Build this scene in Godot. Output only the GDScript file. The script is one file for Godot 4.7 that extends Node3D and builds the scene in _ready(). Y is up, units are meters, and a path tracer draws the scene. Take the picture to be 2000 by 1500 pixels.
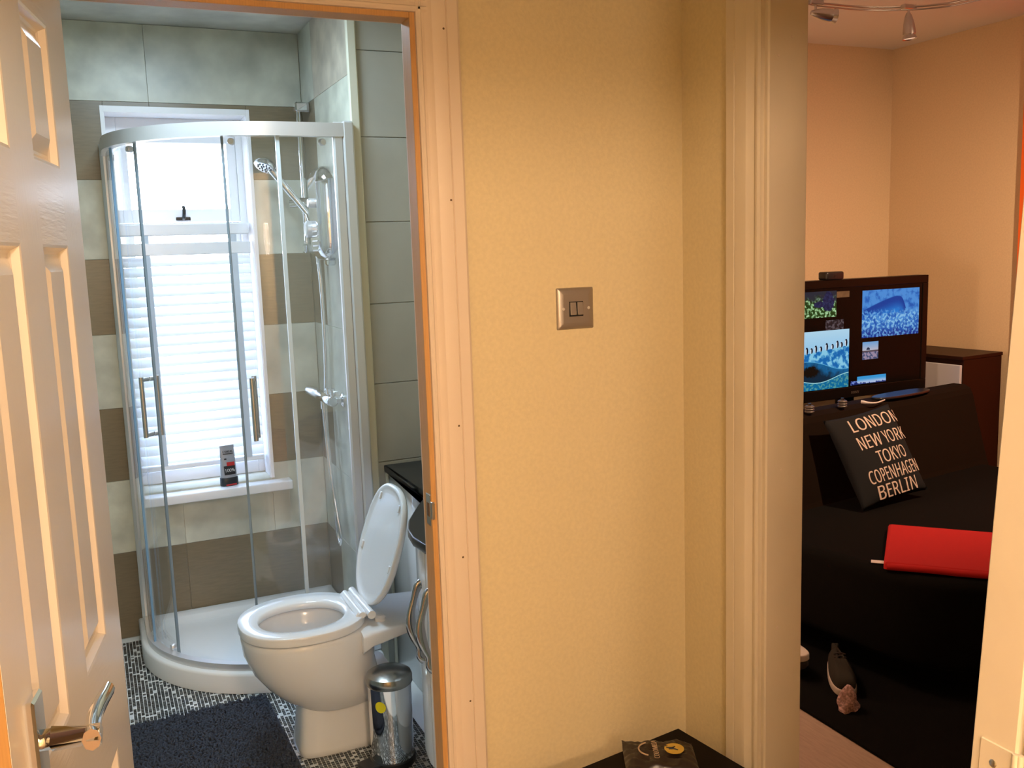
extends Node3D

const EYE := 1.542
const BACK := -4.03          # bathroom back wall, tile face
const FRONT := -1.72         # lobby face of the wall that holds the bathroom door
const SIDE := 1.192          # lobby face of the wall that holds the sitting room door
var M := {}
var rng := RandomNumberGenerator.new()
var used := {}


# ---------------------------------------------------------------- shapes
class Shape:
	var st := SurfaceTool.new()
	var gid := 0
	func _init() -> void:
		st.begin(Mesh.PRIMITIVE_TRIANGLES)

	# triangles, one smoothing number each (-1 = flat); the outside is found from the signed volume
	func put(v: PackedVector3Array, g: PackedInt32Array, xf := Transform3D.IDENTITY, uv := PackedVector2Array()) -> void:
		var vol := 0.0
		var c := v[0]
		for i in range(0, v.size(), 3):
			vol += (v[i] - c).dot((v[i + 1] - c).cross(v[i + 2] - c))
		if xf.basis.determinant() < 0.0:
			vol = -vol
		var order := [0, 2, 1] if vol > 0.0 else [0, 1, 2]
		var top := 0
		for t in v.size() / 3:
			var k := g[t]
			top = maxi(top, k)
			for o in order:
				st.set_smooth_group(-1 if k < 0 else gid + k)
				if uv.size() > 0:
					st.set_uv(uv[t * 3 + o])
				st.add_vertex(xf * v[t * 3 + o])
		gid += top + 1

	func box(a: Vector3, b: Vector3, bevel := 0.0, xf := Transform3D.IDENTITY) -> void:
		var lo := Vector3(minf(a.x, b.x), minf(a.y, b.y), minf(a.z, b.z))
		var hi := Vector3(maxf(a.x, b.x), maxf(a.y, b.y), maxf(a.z, b.z))
		var s := hi - lo
		var c := minf(bevel, 0.45 * minf(s.x, minf(s.y, s.z)))
		var v := PackedVector3Array()
		var g := PackedInt32Array()
		var mid := (lo + hi) / 2.0
		var h := s / 2.0
		var P := func(sx: int, sy: int, sz: int, ax: int) -> Vector3:
			var q := Vector3(sx * h.x, sy * h.y, sz * h.z)
			var sg := [sx, sy, sz]
			for k in 3:
				if k != ax:
					q[k] -= sg[k] * c
			return mid + q
		var quad := func(p0: Vector3, p1: Vector3, p2: Vector3, p3: Vector3, out: Vector3) -> void:
			var n := (p1 - p0).cross(p2 - p0)
			var w := [p0, p1, p2, p0, p2, p3] if n.dot(out) > 0 else [p0, p2, p1, p0, p3, p2]
			for q in w:
				v.append(q)
			g.append(-1)
			g.append(-1)
		for ax in 3:
			var b1 := (ax + 1) % 3
			var b2 := (ax + 2) % 3
			for sg in [-1, 1]:
				var ring := []
				for e in [[-1, -1], [1, -1], [1, 1], [-1, 1]]:
					var t := [0, 0, 0]
					t[ax] = sg
					t[b1] = e[0]
					t[b2] = e[1]
					ring.append(P.call(t[0], t[1], t[2], ax))
				var out := Vector3.ZERO
				out[ax] = sg
				quad.call(ring[0], ring[1], ring[2], ring[3], out)
		if c > 0.0:
			for ax in 3:   # edges along ax
				var b1 := (ax + 1) % 3
				var b2 := (ax + 2) % 3
				for e in [[-1, -1], [1, -1], [1, 1], [-1, 1]]:
					var t := [0, 0, 0]
					t[b1] = e[0]
					t[b2] = e[1]
					var u := t.duplicate()
					t[ax] = -1
					u[ax] = 1
					var out := Vector3.ZERO
					out[b1] = e[0]
					out[b2] = e[1]
					quad.call(P.call(t[0], t[1], t[2], b1), P.call(u[0], u[1], u[2], b1), P.call(u[0], u[1], u[2], b2), P.call(t[0], t[1], t[2], b2), out)
			for sx in [-1, 1]:
				for sy in [-1, 1]:
					for sz in [-1, 1]:
						var q0: Vector3 = P.call(sx, sy, sz, 0)
						var q1: Vector3 = P.call(sx, sy, sz, 1)
						var q2: Vector3 = P.call(sx, sy, sz, 2)
						if (q1 - q0).cross(q2 - q0).dot(Vector3(sx, sy, sz)) < 0:
							var sw := q1
							q1 = q2
							q2 = sw
						v.append_array([q0, q1, q2])
						g.append(-1)
		put(v, g, xf)

	# rings of equal length joined in order; capped with fans unless round (closed both ways)
	func loft(rings: Array, xf := Transform3D.IDENTITY, smooth := true, round := false, crease := 40.0) -> void:
		var v := PackedVector3Array()
		var g := PackedInt32Array()
		var n: int = rings[0].size()
		var m := rings.size()
		var grp := 0
		for k in (m if round else m - 1):
			var a: PackedVector3Array = rings[k]
			var b: PackedVector3Array = rings[(k + 1) % m]
			if smooth and k > 0 and not round:
				var p: PackedVector3Array = rings[k - 1]
				var worst := 180.0
				for i in range(0, n, maxi(1, n / 8)):
					var d1 := a[i] - p[i]
					var d2 := b[i] - a[i]
					if d1.length() > 1e-6 and d2.length() > 1e-6:
						worst = minf(worst, rad_to_deg(d1.angle_to(d2)))
				if worst < 180.0 and worst > crease:
					grp += 1
			for i in n:
				var j := (i + 1) % n
				v.append_array([a[i], a[j], b[j], a[i], b[j], b[i]])
				g.append(grp if smooth else -1)
				g.append(grp if smooth else -1)
		if not round:
			for e in [0, m - 1]:
				var r: PackedVector3Array = rings[e]
				var c := Vector3.ZERO
				for q in r:
					c += q / n
				for i in n:
					var j := (i + 1) % n
					v.append_array([c, r[j], r[i]] if e == 0 else [c, r[i], r[j]])
					g.append(-1)
		put(v, g, xf)

	func lathe(profile: Array, seg := 24, xf := Transform3D.IDENTITY, crease := 40.0) -> void:
		var rings := []
		for p in profile:
			var r := PackedVector3Array()
			for i in seg:
				var t := TAU * i / seg
				r.append(Vector3(p.x * cos(t), p.y, p.x * sin(t)))
			rings.append(r)
		loft(rings, xf, true, false, crease)

	func tube(path: Array, radius, seg := 10, xf := Transform3D.IDENTITY, flat := 1.0) -> void:
		var rings := []
		var up := Vector3.UP
		for k in path.size():
			var a: Vector3 = path[maxi(k - 1, 0)]
			var b: Vector3 = path[mini(k + 1, path.size() - 1)]
			var d := (b - a).normalized()
			if k == 0 and absf(d.dot(up)) > 0.9:
				up = Vector3.RIGHT
			var s := d.cross(up).normalized()
			up = s.cross(d).normalized()
			var rad: float = radius[k] if radius is Array else radius
			var r := PackedVector3Array()
			for i in seg:
				var t := TAU * i / seg
				r.append(path[k] + s * cos(t) * rad * flat + up * sin(t) * rad)
			rings.append(r)
		loft(rings, xf, true, false, 80.0)

	# outline in x, y pushed along z from 0 to depth
	func prism(poly: PackedVector2Array, depth: float, xf := Transform3D.IDENTITY, crease := 35.0) -> void:
		var v := PackedVector3Array()
		var g := PackedInt32Array()
		var n := poly.size()
		var grp := 0
		for i in n:
			var p := poly[i]
			var q := poly[(i + 1) % n]
			if i > 0 and rad_to_deg((p - poly[i - 1]).angle_to(q - p)) > crease or i > 0 and rad_to_deg((q - p).angle_to(p - poly[i - 1])) > crease:
				grp += 1
			var a := Vector3(p.x, p.y, 0)
			var b := Vector3(q.x, q.y, 0)
			var d := Vector3(0, 0, depth)
			v.append_array([a, b, b + d, a, b + d, a + d])
			g.append(grp)
			g.append(grp)
		var idx := Geometry2D.triangulate_polygon(poly)
		var ccw := not Geometry2D.is_polygon_clockwise(poly)
		for t in range(0, idx.size(), 3):
			var a := poly[idx[t]]
			var b := poly[idx[t + 1]]
			var c := poly[idx[t + 2]]
			if ((b - a).cross(c - a) > 0) != ccw:
				var sw := b
				b = c
				c = sw
			v.append_array([Vector3(a.x, a.y, depth), Vector3(b.x, b.y, depth), Vector3(c.x, c.y, depth), Vector3(a.x, a.y, 0), Vector3(c.x, c.y, 0), Vector3(b.x, b.y, 0)])
			g.append(-1)
			g.append(-1)
		put(v, g, xf)

	# a plate of that outline (in x, z) between two heights, its edges rounded
	func slab(poly: PackedVector2Array, y0: float, y1: float, bevel := 0.005, xf := Transform3D.IDENTITY, steps := 3) -> void:
		var rings := []
		for k in range(steps, -1, -1):
			var t := PI / 2 * k / steps
			rings.append(at_inset(poly, bevel * (1 - cos(t)), y0 + bevel * (1 - sin(t))))
		for k in steps + 1:
			var t := PI / 2 * k / steps
			rings.append(at_inset(poly, bevel * (1 - cos(t)), y1 - bevel * (1 - sin(t))))
		loft(rings, xf, true, false, 60.0)

	func at_inset(poly: PackedVector2Array, d: float, y: float) -> PackedVector3Array:
		var r := PackedVector3Array()
		var n := poly.size()
		var s := -1.0 if Geometry2D.is_polygon_clockwise(poly) else 1.0
		for i in n:
			var e1 := (poly[i] - poly[(i + n - 1) % n]).normalized()
			var e2 := (poly[(i + 1) % n] - poly[i]).normalized()
			var nn := (Vector2(-e1.y, e1.x) + Vector2(-e2.y, e2.x)) * s
			nn = nn / maxf(nn.length_squared() / 2.0, 0.3)
			var q := poly[i] + nn * d
			r.append(Vector3(q.x, y, q.y))
		return r

	func quad_uv(a: Vector3, b: Vector3, c: Vector3, d: Vector3, depth: Vector3) -> void:   # a picture on a thin plate: a top left, b top right, c bottom right, d bottom left
		var v := PackedVector3Array([a, b, c, a, c, d])
		var uv := PackedVector2Array([Vector2(0, 0), Vector2(1, 0), Vector2(1, 1), Vector2(0, 0), Vector2(1, 1), Vector2(0, 1)])
		var g := PackedInt32Array([-1, -1, -1, -1])
		v.append_array([a + depth, c + depth, b + depth, a + depth, d + depth, c + depth])
		for k in 6:
			uv.append(Vector2(0.01, 0.01))
		var p := [a, b, c, d]
		for i in 4:
			var q: Vector3 = p[i]
			var r: Vector3 = p[(i + 1) % 4]
			v.append_array([q, q + depth, r + depth, q, r + depth, r])
			for k in 6:
				uv.append(Vector2(0.01, 0.01))
			g.append(-1)
			g.append(-1)
		put(v, g, Transform3D.IDENTITY, uv)

	func mesh() -> ArrayMesh:
		st.generate_normals()
		return st.commit()


func numbered(called: String) -> String:
	if not used.has(called):
		used[called] = 0
		return called
	used[called] += 1
	return "%s_%03d" % [called, used[called]]


func obj(called: String, shape, material: Material, parent: Node = null) -> MeshInstance3D:
	var o := MeshInstance3D.new()
	var top := parent == null
	o.name = numbered(called) if top else called
	o.mesh = shape.mesh() if shape is Shape else shape
	o.material_override = null
	for i in o.mesh.get_surface_count():
		o.set_surface_override_material(i, material)
	if top:
		add_child(o, true)
	else:
		var n := 0
		while parent.has_node(NodePath(o.name)):
			n += 1
			o.name = "%s_%03d" % [called, n]
		parent.add_child(o, true)
	return o


func tag(o: Node, label: String, category: String, group := "", kind := "") -> Node:
	o.set_meta("label", label)
	o.set_meta("category", category)
	if group:
		o.set_meta("group", group)
	if kind:
		o.set_meta("kind", kind)
	return o


func thing(called: String, at: Vector3, label: String, category: String, turn := 0.0, group := "", kind := "") -> Node3D:
	var o := Node3D.new()
	o.name = numbered(called)
	add_child(o, true)
	o.position = at
	o.rotation.y = turn
	tag(o, label, category, group, kind)
	return o


func struct(called: String, shape, material: Material, label: String, category: String) -> MeshInstance3D:
	var o := obj(called, shape, material)
	tag(o, label, category, "", "structure")
	return o


func boxes(list: Array, bevel := 0.0) -> Shape:
	var s := Shape.new()
	for b in list:
		s.box(b[0], b[1], bevel)
	return s


func upright(at := Vector3.ZERO) -> Transform3D:   # a prism's x, y, depth become x, z, height
	return Transform3D(Basis(Vector3(1, 0, 0), Vector3(0, 0, 1), Vector3(0, 1, 0)), at)


func along(at: Vector3, to: Vector3) -> Transform3D:   # a lathe's axis turned from at towards to
	var d := (to - at).normalized()
	var s := d.cross(Vector3.FORWARD if absf(d.z) < 0.9 else Vector3.RIGHT).normalized()
	return Transform3D(Basis(s, d, s.cross(d)), at)


func egg(cx: float, cz: float, front: float, back: float, half: float, power := 2.2, n := 48) -> PackedVector2Array:
	var r := PackedVector2Array()
	for i in n:
		var t := TAU * i / n
		var c := cos(t)
		var s := sin(t)
		r.append(Vector2(cx + signf(c) * pow(absf(c), 2.0 / power) * (back if c > 0 else front), cz + signf(s) * pow(absf(s), 2.0 / power) * half))
	return r


func ring_at(p: PackedVector2Array, y: float) -> PackedVector3Array:
	var r := PackedVector3Array()
	for q in p:
		r.append(Vector3(q.x, y, q.y))
	return r


func round_rect(x0: float, z0: float, x1: float, z1: float, r: float, n := 6) -> PackedVector2Array:
	var p := PackedVector2Array()
	for c in [[x1 - r, z1 - r, 0.0], [x0 + r, z1 - r, 90.0], [x0 + r, z0 + r, 180.0], [x1 - r, z0 + r, 270.0]]:
		for i in n + 1:
			var t := deg_to_rad(c[2] + 90.0 * i / n)
			p.append(Vector2(c[0] + r * cos(t), c[1] + r * sin(t)))
	return p


func smooth_path(points: Array, per := 8) -> Array:
	var c := Curve3D.new()
	for i in points.size():
		var a: Vector3 = points[maxi(i - 1, 0)]
		var b: Vector3 = points[mini(i + 1, points.size() - 1)]
		c.add_point(points[i], (a - b) / 6.0, (b - a) / 6.0)
	var r := []
	for i in points.size() - 1:
		for k in per:
			r.append(c.sample(i, float(k) / per))
	r.append(points[-1])
	return r


# ---------------------------------------------------------------- materials
func base(r: float, g: float, b: float, rough := 0.6, metal := 0.0) -> StandardMaterial3D:   # linear base colour
	var m := StandardMaterial3D.new()
	m.albedo_color = Color(r, g, b).linear_to_srgb()
	m.roughness = rough
	m.metallic = metal
	return m


func noise_tex(freq: float, low: float, high: float, octaves := 4, seed_ := 1, size := 512, kind := FastNoiseLite.TYPE_SIMPLEX_SMOOTH) -> NoiseTexture2D:
	var n := FastNoiseLite.new()
	n.noise_type = kind
	n.seed = seed_
	n.frequency = freq
	n.fractal_octaves = octaves
	var t := NoiseTexture2D.new()
	t.width = size
	t.height = size
	t.seamless = true
	t.noise = n
	var g := Gradient.new()
	g.set_color(0, Color(low, low, low).linear_to_srgb())
	g.set_color(1, Color(high, high, high).linear_to_srgb())
	t.color_ramp = g
	return t


func textured(m: StandardMaterial3D, tex: Texture2D, scale: Vector3, world := true) -> StandardMaterial3D:
	m.albedo_texture = tex
	m.uv1_triplanar = true
	m.uv1_world_triplanar = world
	m.uv1_scale = scale
	return m


func relief(m: StandardMaterial3D, tex: Texture2D, cm: float, scale := Vector3.ZERO, world := true) -> StandardMaterial3D:
	m.heightmap_enabled = true
	m.heightmap_texture = tex
	m.heightmap_scale = cm
	if scale != Vector3.ZERO:
		m.uv1_triplanar = true
		m.uv1_world_triplanar = world
		m.uv1_scale = scale
	return m


func glass(alpha := 0.03) -> StandardMaterial3D:
	var m := base(0.9, 0.97, 0.96, 0.02)
	m.albedo_color.a = alpha
	m.transparency = BaseMaterial3D.TRANSPARENCY_ALPHA
	return m


func materials() -> void:
	var cloudy := noise_tex(0.009, 0.6, 1.06, 5, 3)
	var fine := noise_tex(0.05, 0.9, 1.0, 3, 5)
	var bumps := noise_tex(0.09, 0.0, 1.0, 3, 8)
	var streak := noise_tex(0.02, 0.8, 1.0, 4, 11)
	var grain := noise_tex(0.015, 0.0, 1.0, 4, 12)
	# plaster and paint
	M.hall_paint = relief(textured(base(0.72, 0.615, 0.38, 0.75), fine, Vector3(3, 3, 3)), bumps, 0.02)
	M.room_paint = textured(base(0.72, 0.57, 0.36, 0.85), fine, Vector3(3, 3, 3))
	M.orange_paint = base(0.85, 0.14, 0.012, 0.6)
	M.ceiling = base(0.8, 0.78, 0.76, 0.9)
	M.bath_ceiling = textured(base(0.66, 0.64, 0.56, 0.8), cloudy, Vector3(0.7, 0.7, 0.7))
	# woodwork
	M.gloss = relief(base(0.74, 0.69, 0.63, 0.28), grain, 0.012, Vector3(14, 1.6, 14), false)
	M.gloss.clearcoat_enabled = true
	M.gloss.clearcoat = 0.4
	M.gloss.clearcoat_roughness = 0.15
	M.gloss_rail = relief(base(0.74, 0.69, 0.63, 0.28), grain, 0.035, Vector3(14, 16, 1.6), false)
	M.gloss_rail.clearcoat_enabled = true
	M.gloss_rail.clearcoat = 0.4
	M.gloss_rail.clearcoat_roughness = 0.15
	M.trim_paint = base(0.70, 0.59, 0.47, 0.5)
	M.jamb_paint = textured(base(0.72, 0.63, 0.48, 0.55), noise_tex(0.012, 0.9, 1.0, 3, 61, 256), Vector3(1.2, 0.8, 1.2))
	M.pine = textured(base(0.58, 0.32, 0.11, 0.5), streak, Vector3(30, 1.0, 30))
	M.raw_edge = base(0.75, 0.6, 0.48, 0.6)
	M.dirt = base(0.12, 0.07, 0.03, 0.9)
	# tiles
	M.grout = base(0.58, 0.56, 0.46, 0.9)
	M.cream_tile = textured(base(0.64, 0.65, 0.54, 0.32), cloudy, Vector3(1.1, 1.1, 1.1))
	M.cream_tile_b = textured(base(0.62, 0.63, 0.53, 0.32), cloudy, Vector3(0.8, 0.8, 0.8))
	M.brown_tile = textured(base(0.215, 0.172, 0.105, 0.3), streak, Vector3(1.0, 9, 1.0))
	M.brown_tile_b = textured(base(0.2, 0.162, 0.1, 0.3), streak, Vector3(1.3, 8, 1.3))
	M.marble_tile = textured(base(0.62, 0.55, 0.44, 0.3), noise_tex(0.008, 0.55, 1.1, 5, 21), Vector3(1.3, 1.3, 1.3))
	M.grey_tile = textured(base(0.45, 0.445, 0.395, 0.45), noise_tex(0.006, 0.86, 1.0, 4, 31), Vector3(0.8, 0.8, 0.8))
	M.tile_trim = base(0.62, 0.6, 0.48, 0.4)
	# bathroom ware
	M.ceramic = base(0.72, 0.74, 0.76, 0.08)
	M.acrylic = base(0.85, 0.87, 0.88, 0.12)
	M.upvc = base(0.82, 0.83, 0.86, 0.25)
	M.slat = base(0.85, 0.88, 0.9, 0.35)
	M.slat.backlight_enabled = true
	M.slat.backlight = Color(0.2, 0.22, 0.24)
	M.tape = base(0.55, 0.62, 0.7, 0.8)
	M.glass = glass(0.02)
	M.frosted = glass(0.02)
	M.glass_edge = base(0.22, 0.28, 0.33, 0.2)
	M.seal = base(0.62, 0.7, 0.74, 0.2)
	M.satin = base(0.74, 0.74, 0.75, 0.3, 0.55)
	M.chrome = base(0.8, 0.81, 0.83, 0.07, 1.0)
	M.brushed = base(0.55, 0.54, 0.52, 0.28, 1.0)
	M.steel_lid = base(0.34, 0.33, 0.31, 0.25, 1.0)
	M.nickel = relief(base(0.46, 0.42, 0.38, 0.4, 0.85), noise_tex(0.2, 0.0, 1.0, 2, 41, 256), 0.004, Vector3(3, 60, 60), false)
	M.black_plastic = base(0.012, 0.012, 0.013, 0.3)
	M.worktop = base(0.014, 0.014, 0.015, 0.3)
	M.unit_white = base(0.78, 0.78, 0.78, 0.1)
	M.shag = base(0.034, 0.042, 0.062, 0.95)
	M.shag.vertex_color_use_as_albedo = false
	M.yellow = base(0.75, 0.72, 0.02, 0.4)
	M.bath_grout = base(0.78, 0.8, 0.78, 0.7)
	M.mosaic = StandardMaterial3D.new()
	M.mosaic.vertex_color_use_as_albedo = true
	M.mosaic.roughness = 0.22
	# sitting room
	M.black_cloth = relief(base(0.0045, 0.004, 0.0035, 0.95), bumps, 0.03, Vector3(12, 12, 12))
	M.brown_cloth = relief(base(0.010, 0.0055, 0.003, 0.95), bumps, 0.03, Vector3(12, 12, 12))
	M.red_cloth = relief(base(0.42, 0.002, 0.002, 0.9), bumps, 0.04, Vector3(10, 10, 10))
	M.print = base(0.62, 0.5, 0.43, 0.8)
	M.cushion = relief(base(0.016, 0.017, 0.018, 0.9), bumps, 0.03, Vector3(12, 12, 12))
	M.wenge = textured(base(0.026, 0.009, 0.005, 0.4), streak, Vector3(3, 18, 3))
	M.silver = base(0.5, 0.52, 0.58, 0.4, 0.15)
	M.tv_black = base(0.006, 0.004, 0.003, 0.3)
	M.tv_black.metallic_specular = 0.3
	M.laminate = textured(base(0.5, 0.38, 0.29, 0.5), streak, Vector3(8, 1, 1.2))
	M.carpet = relief(base(0.3, 0.2, 0.13, 0.95), bumps, 0.1, Vector3(6, 6, 6))
	M.rug = relief(base(0.0055, 0.005, 0.0045, 0.95), bumps, 0.1, Vector3(9, 9, 9))
	M.rubber_white = base(0.6, 0.54, 0.48, 0.6)
	M.olive = base(0.022, 0.019, 0.012, 0.95)
	M.taupe = base(0.035, 0.028, 0.025, 0.95)
	M.pink = textured(base(0.85, 0.55, 0.52, 0.85), noise_tex(0.03, 0.15, 1.2, 3, 51, 256), Vector3(14, 14, 14))
	M.black_table = base(0.006, 0.004, 0.003, 0.5)
	M.foil = base(0.022, 0.014, 0.011, 0.28)
	M.logo = base(0.5, 0.36, 0.24, 0.5)
	M.gold = base(0.62, 0.4, 0.06, 0.5)
	M.white_card = base(0.7, 0.66, 0.62, 0.7)
	M.white_paint = base(0.8, 0.8, 0.8, 0.6)
	M.grey_tube = base(0.32, 0.34, 0.38, 0.3)
	M.red_print = base(0.5, 0.02, 0.02, 0.4)
	M.ink = base(0.01, 0.012, 0.016, 0.4)
	M.screw = base(0.75, 0.7, 0.62, 0.3, 0.3)
	for m in [M.black_cloth, M.brown_cloth, M.rug, M.cushion, M.black_table, M.wenge]:
		m.metallic_specular = 0.2
	M.dim_text = base(0.09, 0.075, 0.065, 0.4)
	M.dark_chrome = base(0.42, 0.42, 0.44, 0.14, 1.0)
	M.blue_edge = base(0.2, 0.36, 0.55, 0.15)


func glow(c: Color, energy: float) -> StandardMaterial3D:
	var m := base(0.8, 0.8, 0.8, 0.5)
	m.emission_enabled = true
	m.emission = c
	m.emission_energy_multiplier = energy
	return m


func text(s: String, height: float, material: Material, parent: Node, xf: Transform3D, called := "lettering", squeeze := 1.0, depth := 0.0006, bold := false, font := "Droid Sans") -> MeshInstance3D:
	var t := TextMesh.new()
	var f := SystemFont.new()
	f.font_names = PackedStringArray([font])
	f.font_weight = 700 if bold else 400
	t.font = f
	t.text = s
	t.font_size = 32
	t.pixel_size = height / 32.0 / 0.714
	t.depth = depth
	var o := obj(called, t, material, parent)
	o.transform = xf * Transform3D(Basis.from_scale(Vector3(squeeze, 1, 1)))
	return o
func _ready() -> void:
	rng.seed = 7
	# ---- camera
	var cam := Camera3D.new()
	cam.name = "camera"
	var yaw := deg_to_rad(24.178)
	var pitch := deg_to_rad(-8.194)
	var roll := deg_to_rad(-1.891)
	var fwd := Vector3(sin(yaw) * cos(pitch), sin(pitch), -cos(yaw) * cos(pitch))
	var right := Vector3(cos(yaw), 0, sin(yaw))
	var up := right.cross(fwd)
	cam.transform = Transform3D(Basis(cos(roll) * right + sin(roll) * up, -sin(roll) * right + cos(roll) * up, -fwd), Vector3(0, EYE, 0))
	cam.fov = rad_to_deg(2.0 * atan(750.0 / 1819.84))
	cam.near = 0.02
	add_child(cam)
	# ---- sky, lamps, exposure
	var env := Environment.new()
	var sky := Sky.new()
	var air := ProceduralSkyMaterial.new()
	air.sky_top_color = Color(0.72, 0.83, 1.0)
	air.sky_horizon_color = Color(0.9, 0.95, 1.0)
	air.sky_energy_multiplier = 3.7
	air.ground_bottom_color = Color(0.5, 0.5, 0.48)
	air.ground_horizon_color = Color(0.7, 0.71, 0.7)
	air.ground_energy_multiplier = 3.5
	sky.sky_material = air
	env.background_mode = Environment.BG_SKY
	env.sky = sky
	env.tonemap_mode = Environment.TONE_MAPPER_LINEAR
	env.tonemap_exposure = 1.0
	env.sdfgi_enabled = true
	env.ssao_enabled = true
	env.ssil_enabled = true
	var we := WorldEnvironment.new()
	we.name = "world"
	we.environment = env
	add_child(we)
	lamp_omni("landing_lamp", Vector3(0.2, 2.3, 0.45), Color(1.0, 0.86, 0.72), 2.2, 0.13)
	lamp_omni("far_landing_lamp", Vector3(0.2, 1.7, 1.5), Color(1.0, 0.86, 0.72), 1.6, 0.13)
	lamp_spot("room_lamp", Vector3(3.45, 2.39, -1.75), Vector3(3.6, 0.45, -4.0), Color(1.0, 0.82, 0.66), 6.5, 54.0, 0.04)
	lamp_omni("table_lamp", Vector3(1.75, 1.25, -2.9), Color(1.0, 0.82, 0.7), 0.62, 0.1)
	var panel := AreaLight3D.new()
	panel.name = "bathroom_lamp_glow"
	panel.area_size = Vector2(0.4, 0.4)
	panel.light_color = Color(0.83, 0.93, 1.0)
	panel.light_energy = 2.1
	panel.area_range = 8.0
	panel.shadow_enabled = true
	add_child(panel)
	panel.look_at_from_position(Vector3(0.3, 2.43, -3.0), Vector3(0.3, 0.0, -3.0), Vector3.FORWARD)
	materials()
	shell()
	bathroom_tiles()
	window()
	bathroom_door()
	door_frames()
	shower()
	shower_fittings()
	toilet()
	bathroom_units()
	bathroom_small()
	lobby_things()
	sitting_room()
	lamps()


func lamp_spot(called: String, at: Vector3, to: Vector3, c: Color, energy: float, angle: float, size: float) -> void:
	var l := SpotLight3D.new()
	l.name = called + "_glow"
	l.light_color = c
	l.light_energy = energy
	l.spot_range = 12.0
	l.spot_attenuation = 2.0
	l.spot_angle = angle
	l.spot_angle_attenuation = 1.0
	l.light_size = size
	l.shadow_enabled = true
	add_child(l)
	l.look_at_from_position(at, to, Vector3.FORWARD if absf((to - at).normalized().y) > 0.95 else Vector3.UP)


func lamp_omni(called: String, at: Vector3, c: Color, energy: float, size: float) -> void:
	var l := OmniLight3D.new()
	l.name = called + "_glow"
	l.light_color = c
	l.light_energy = energy
	l.omni_range = 12.0
	l.omni_attenuation = 2.0
	l.light_size = size
	l.shadow_enabled = true
	l.position = at
	add_child(l)


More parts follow.
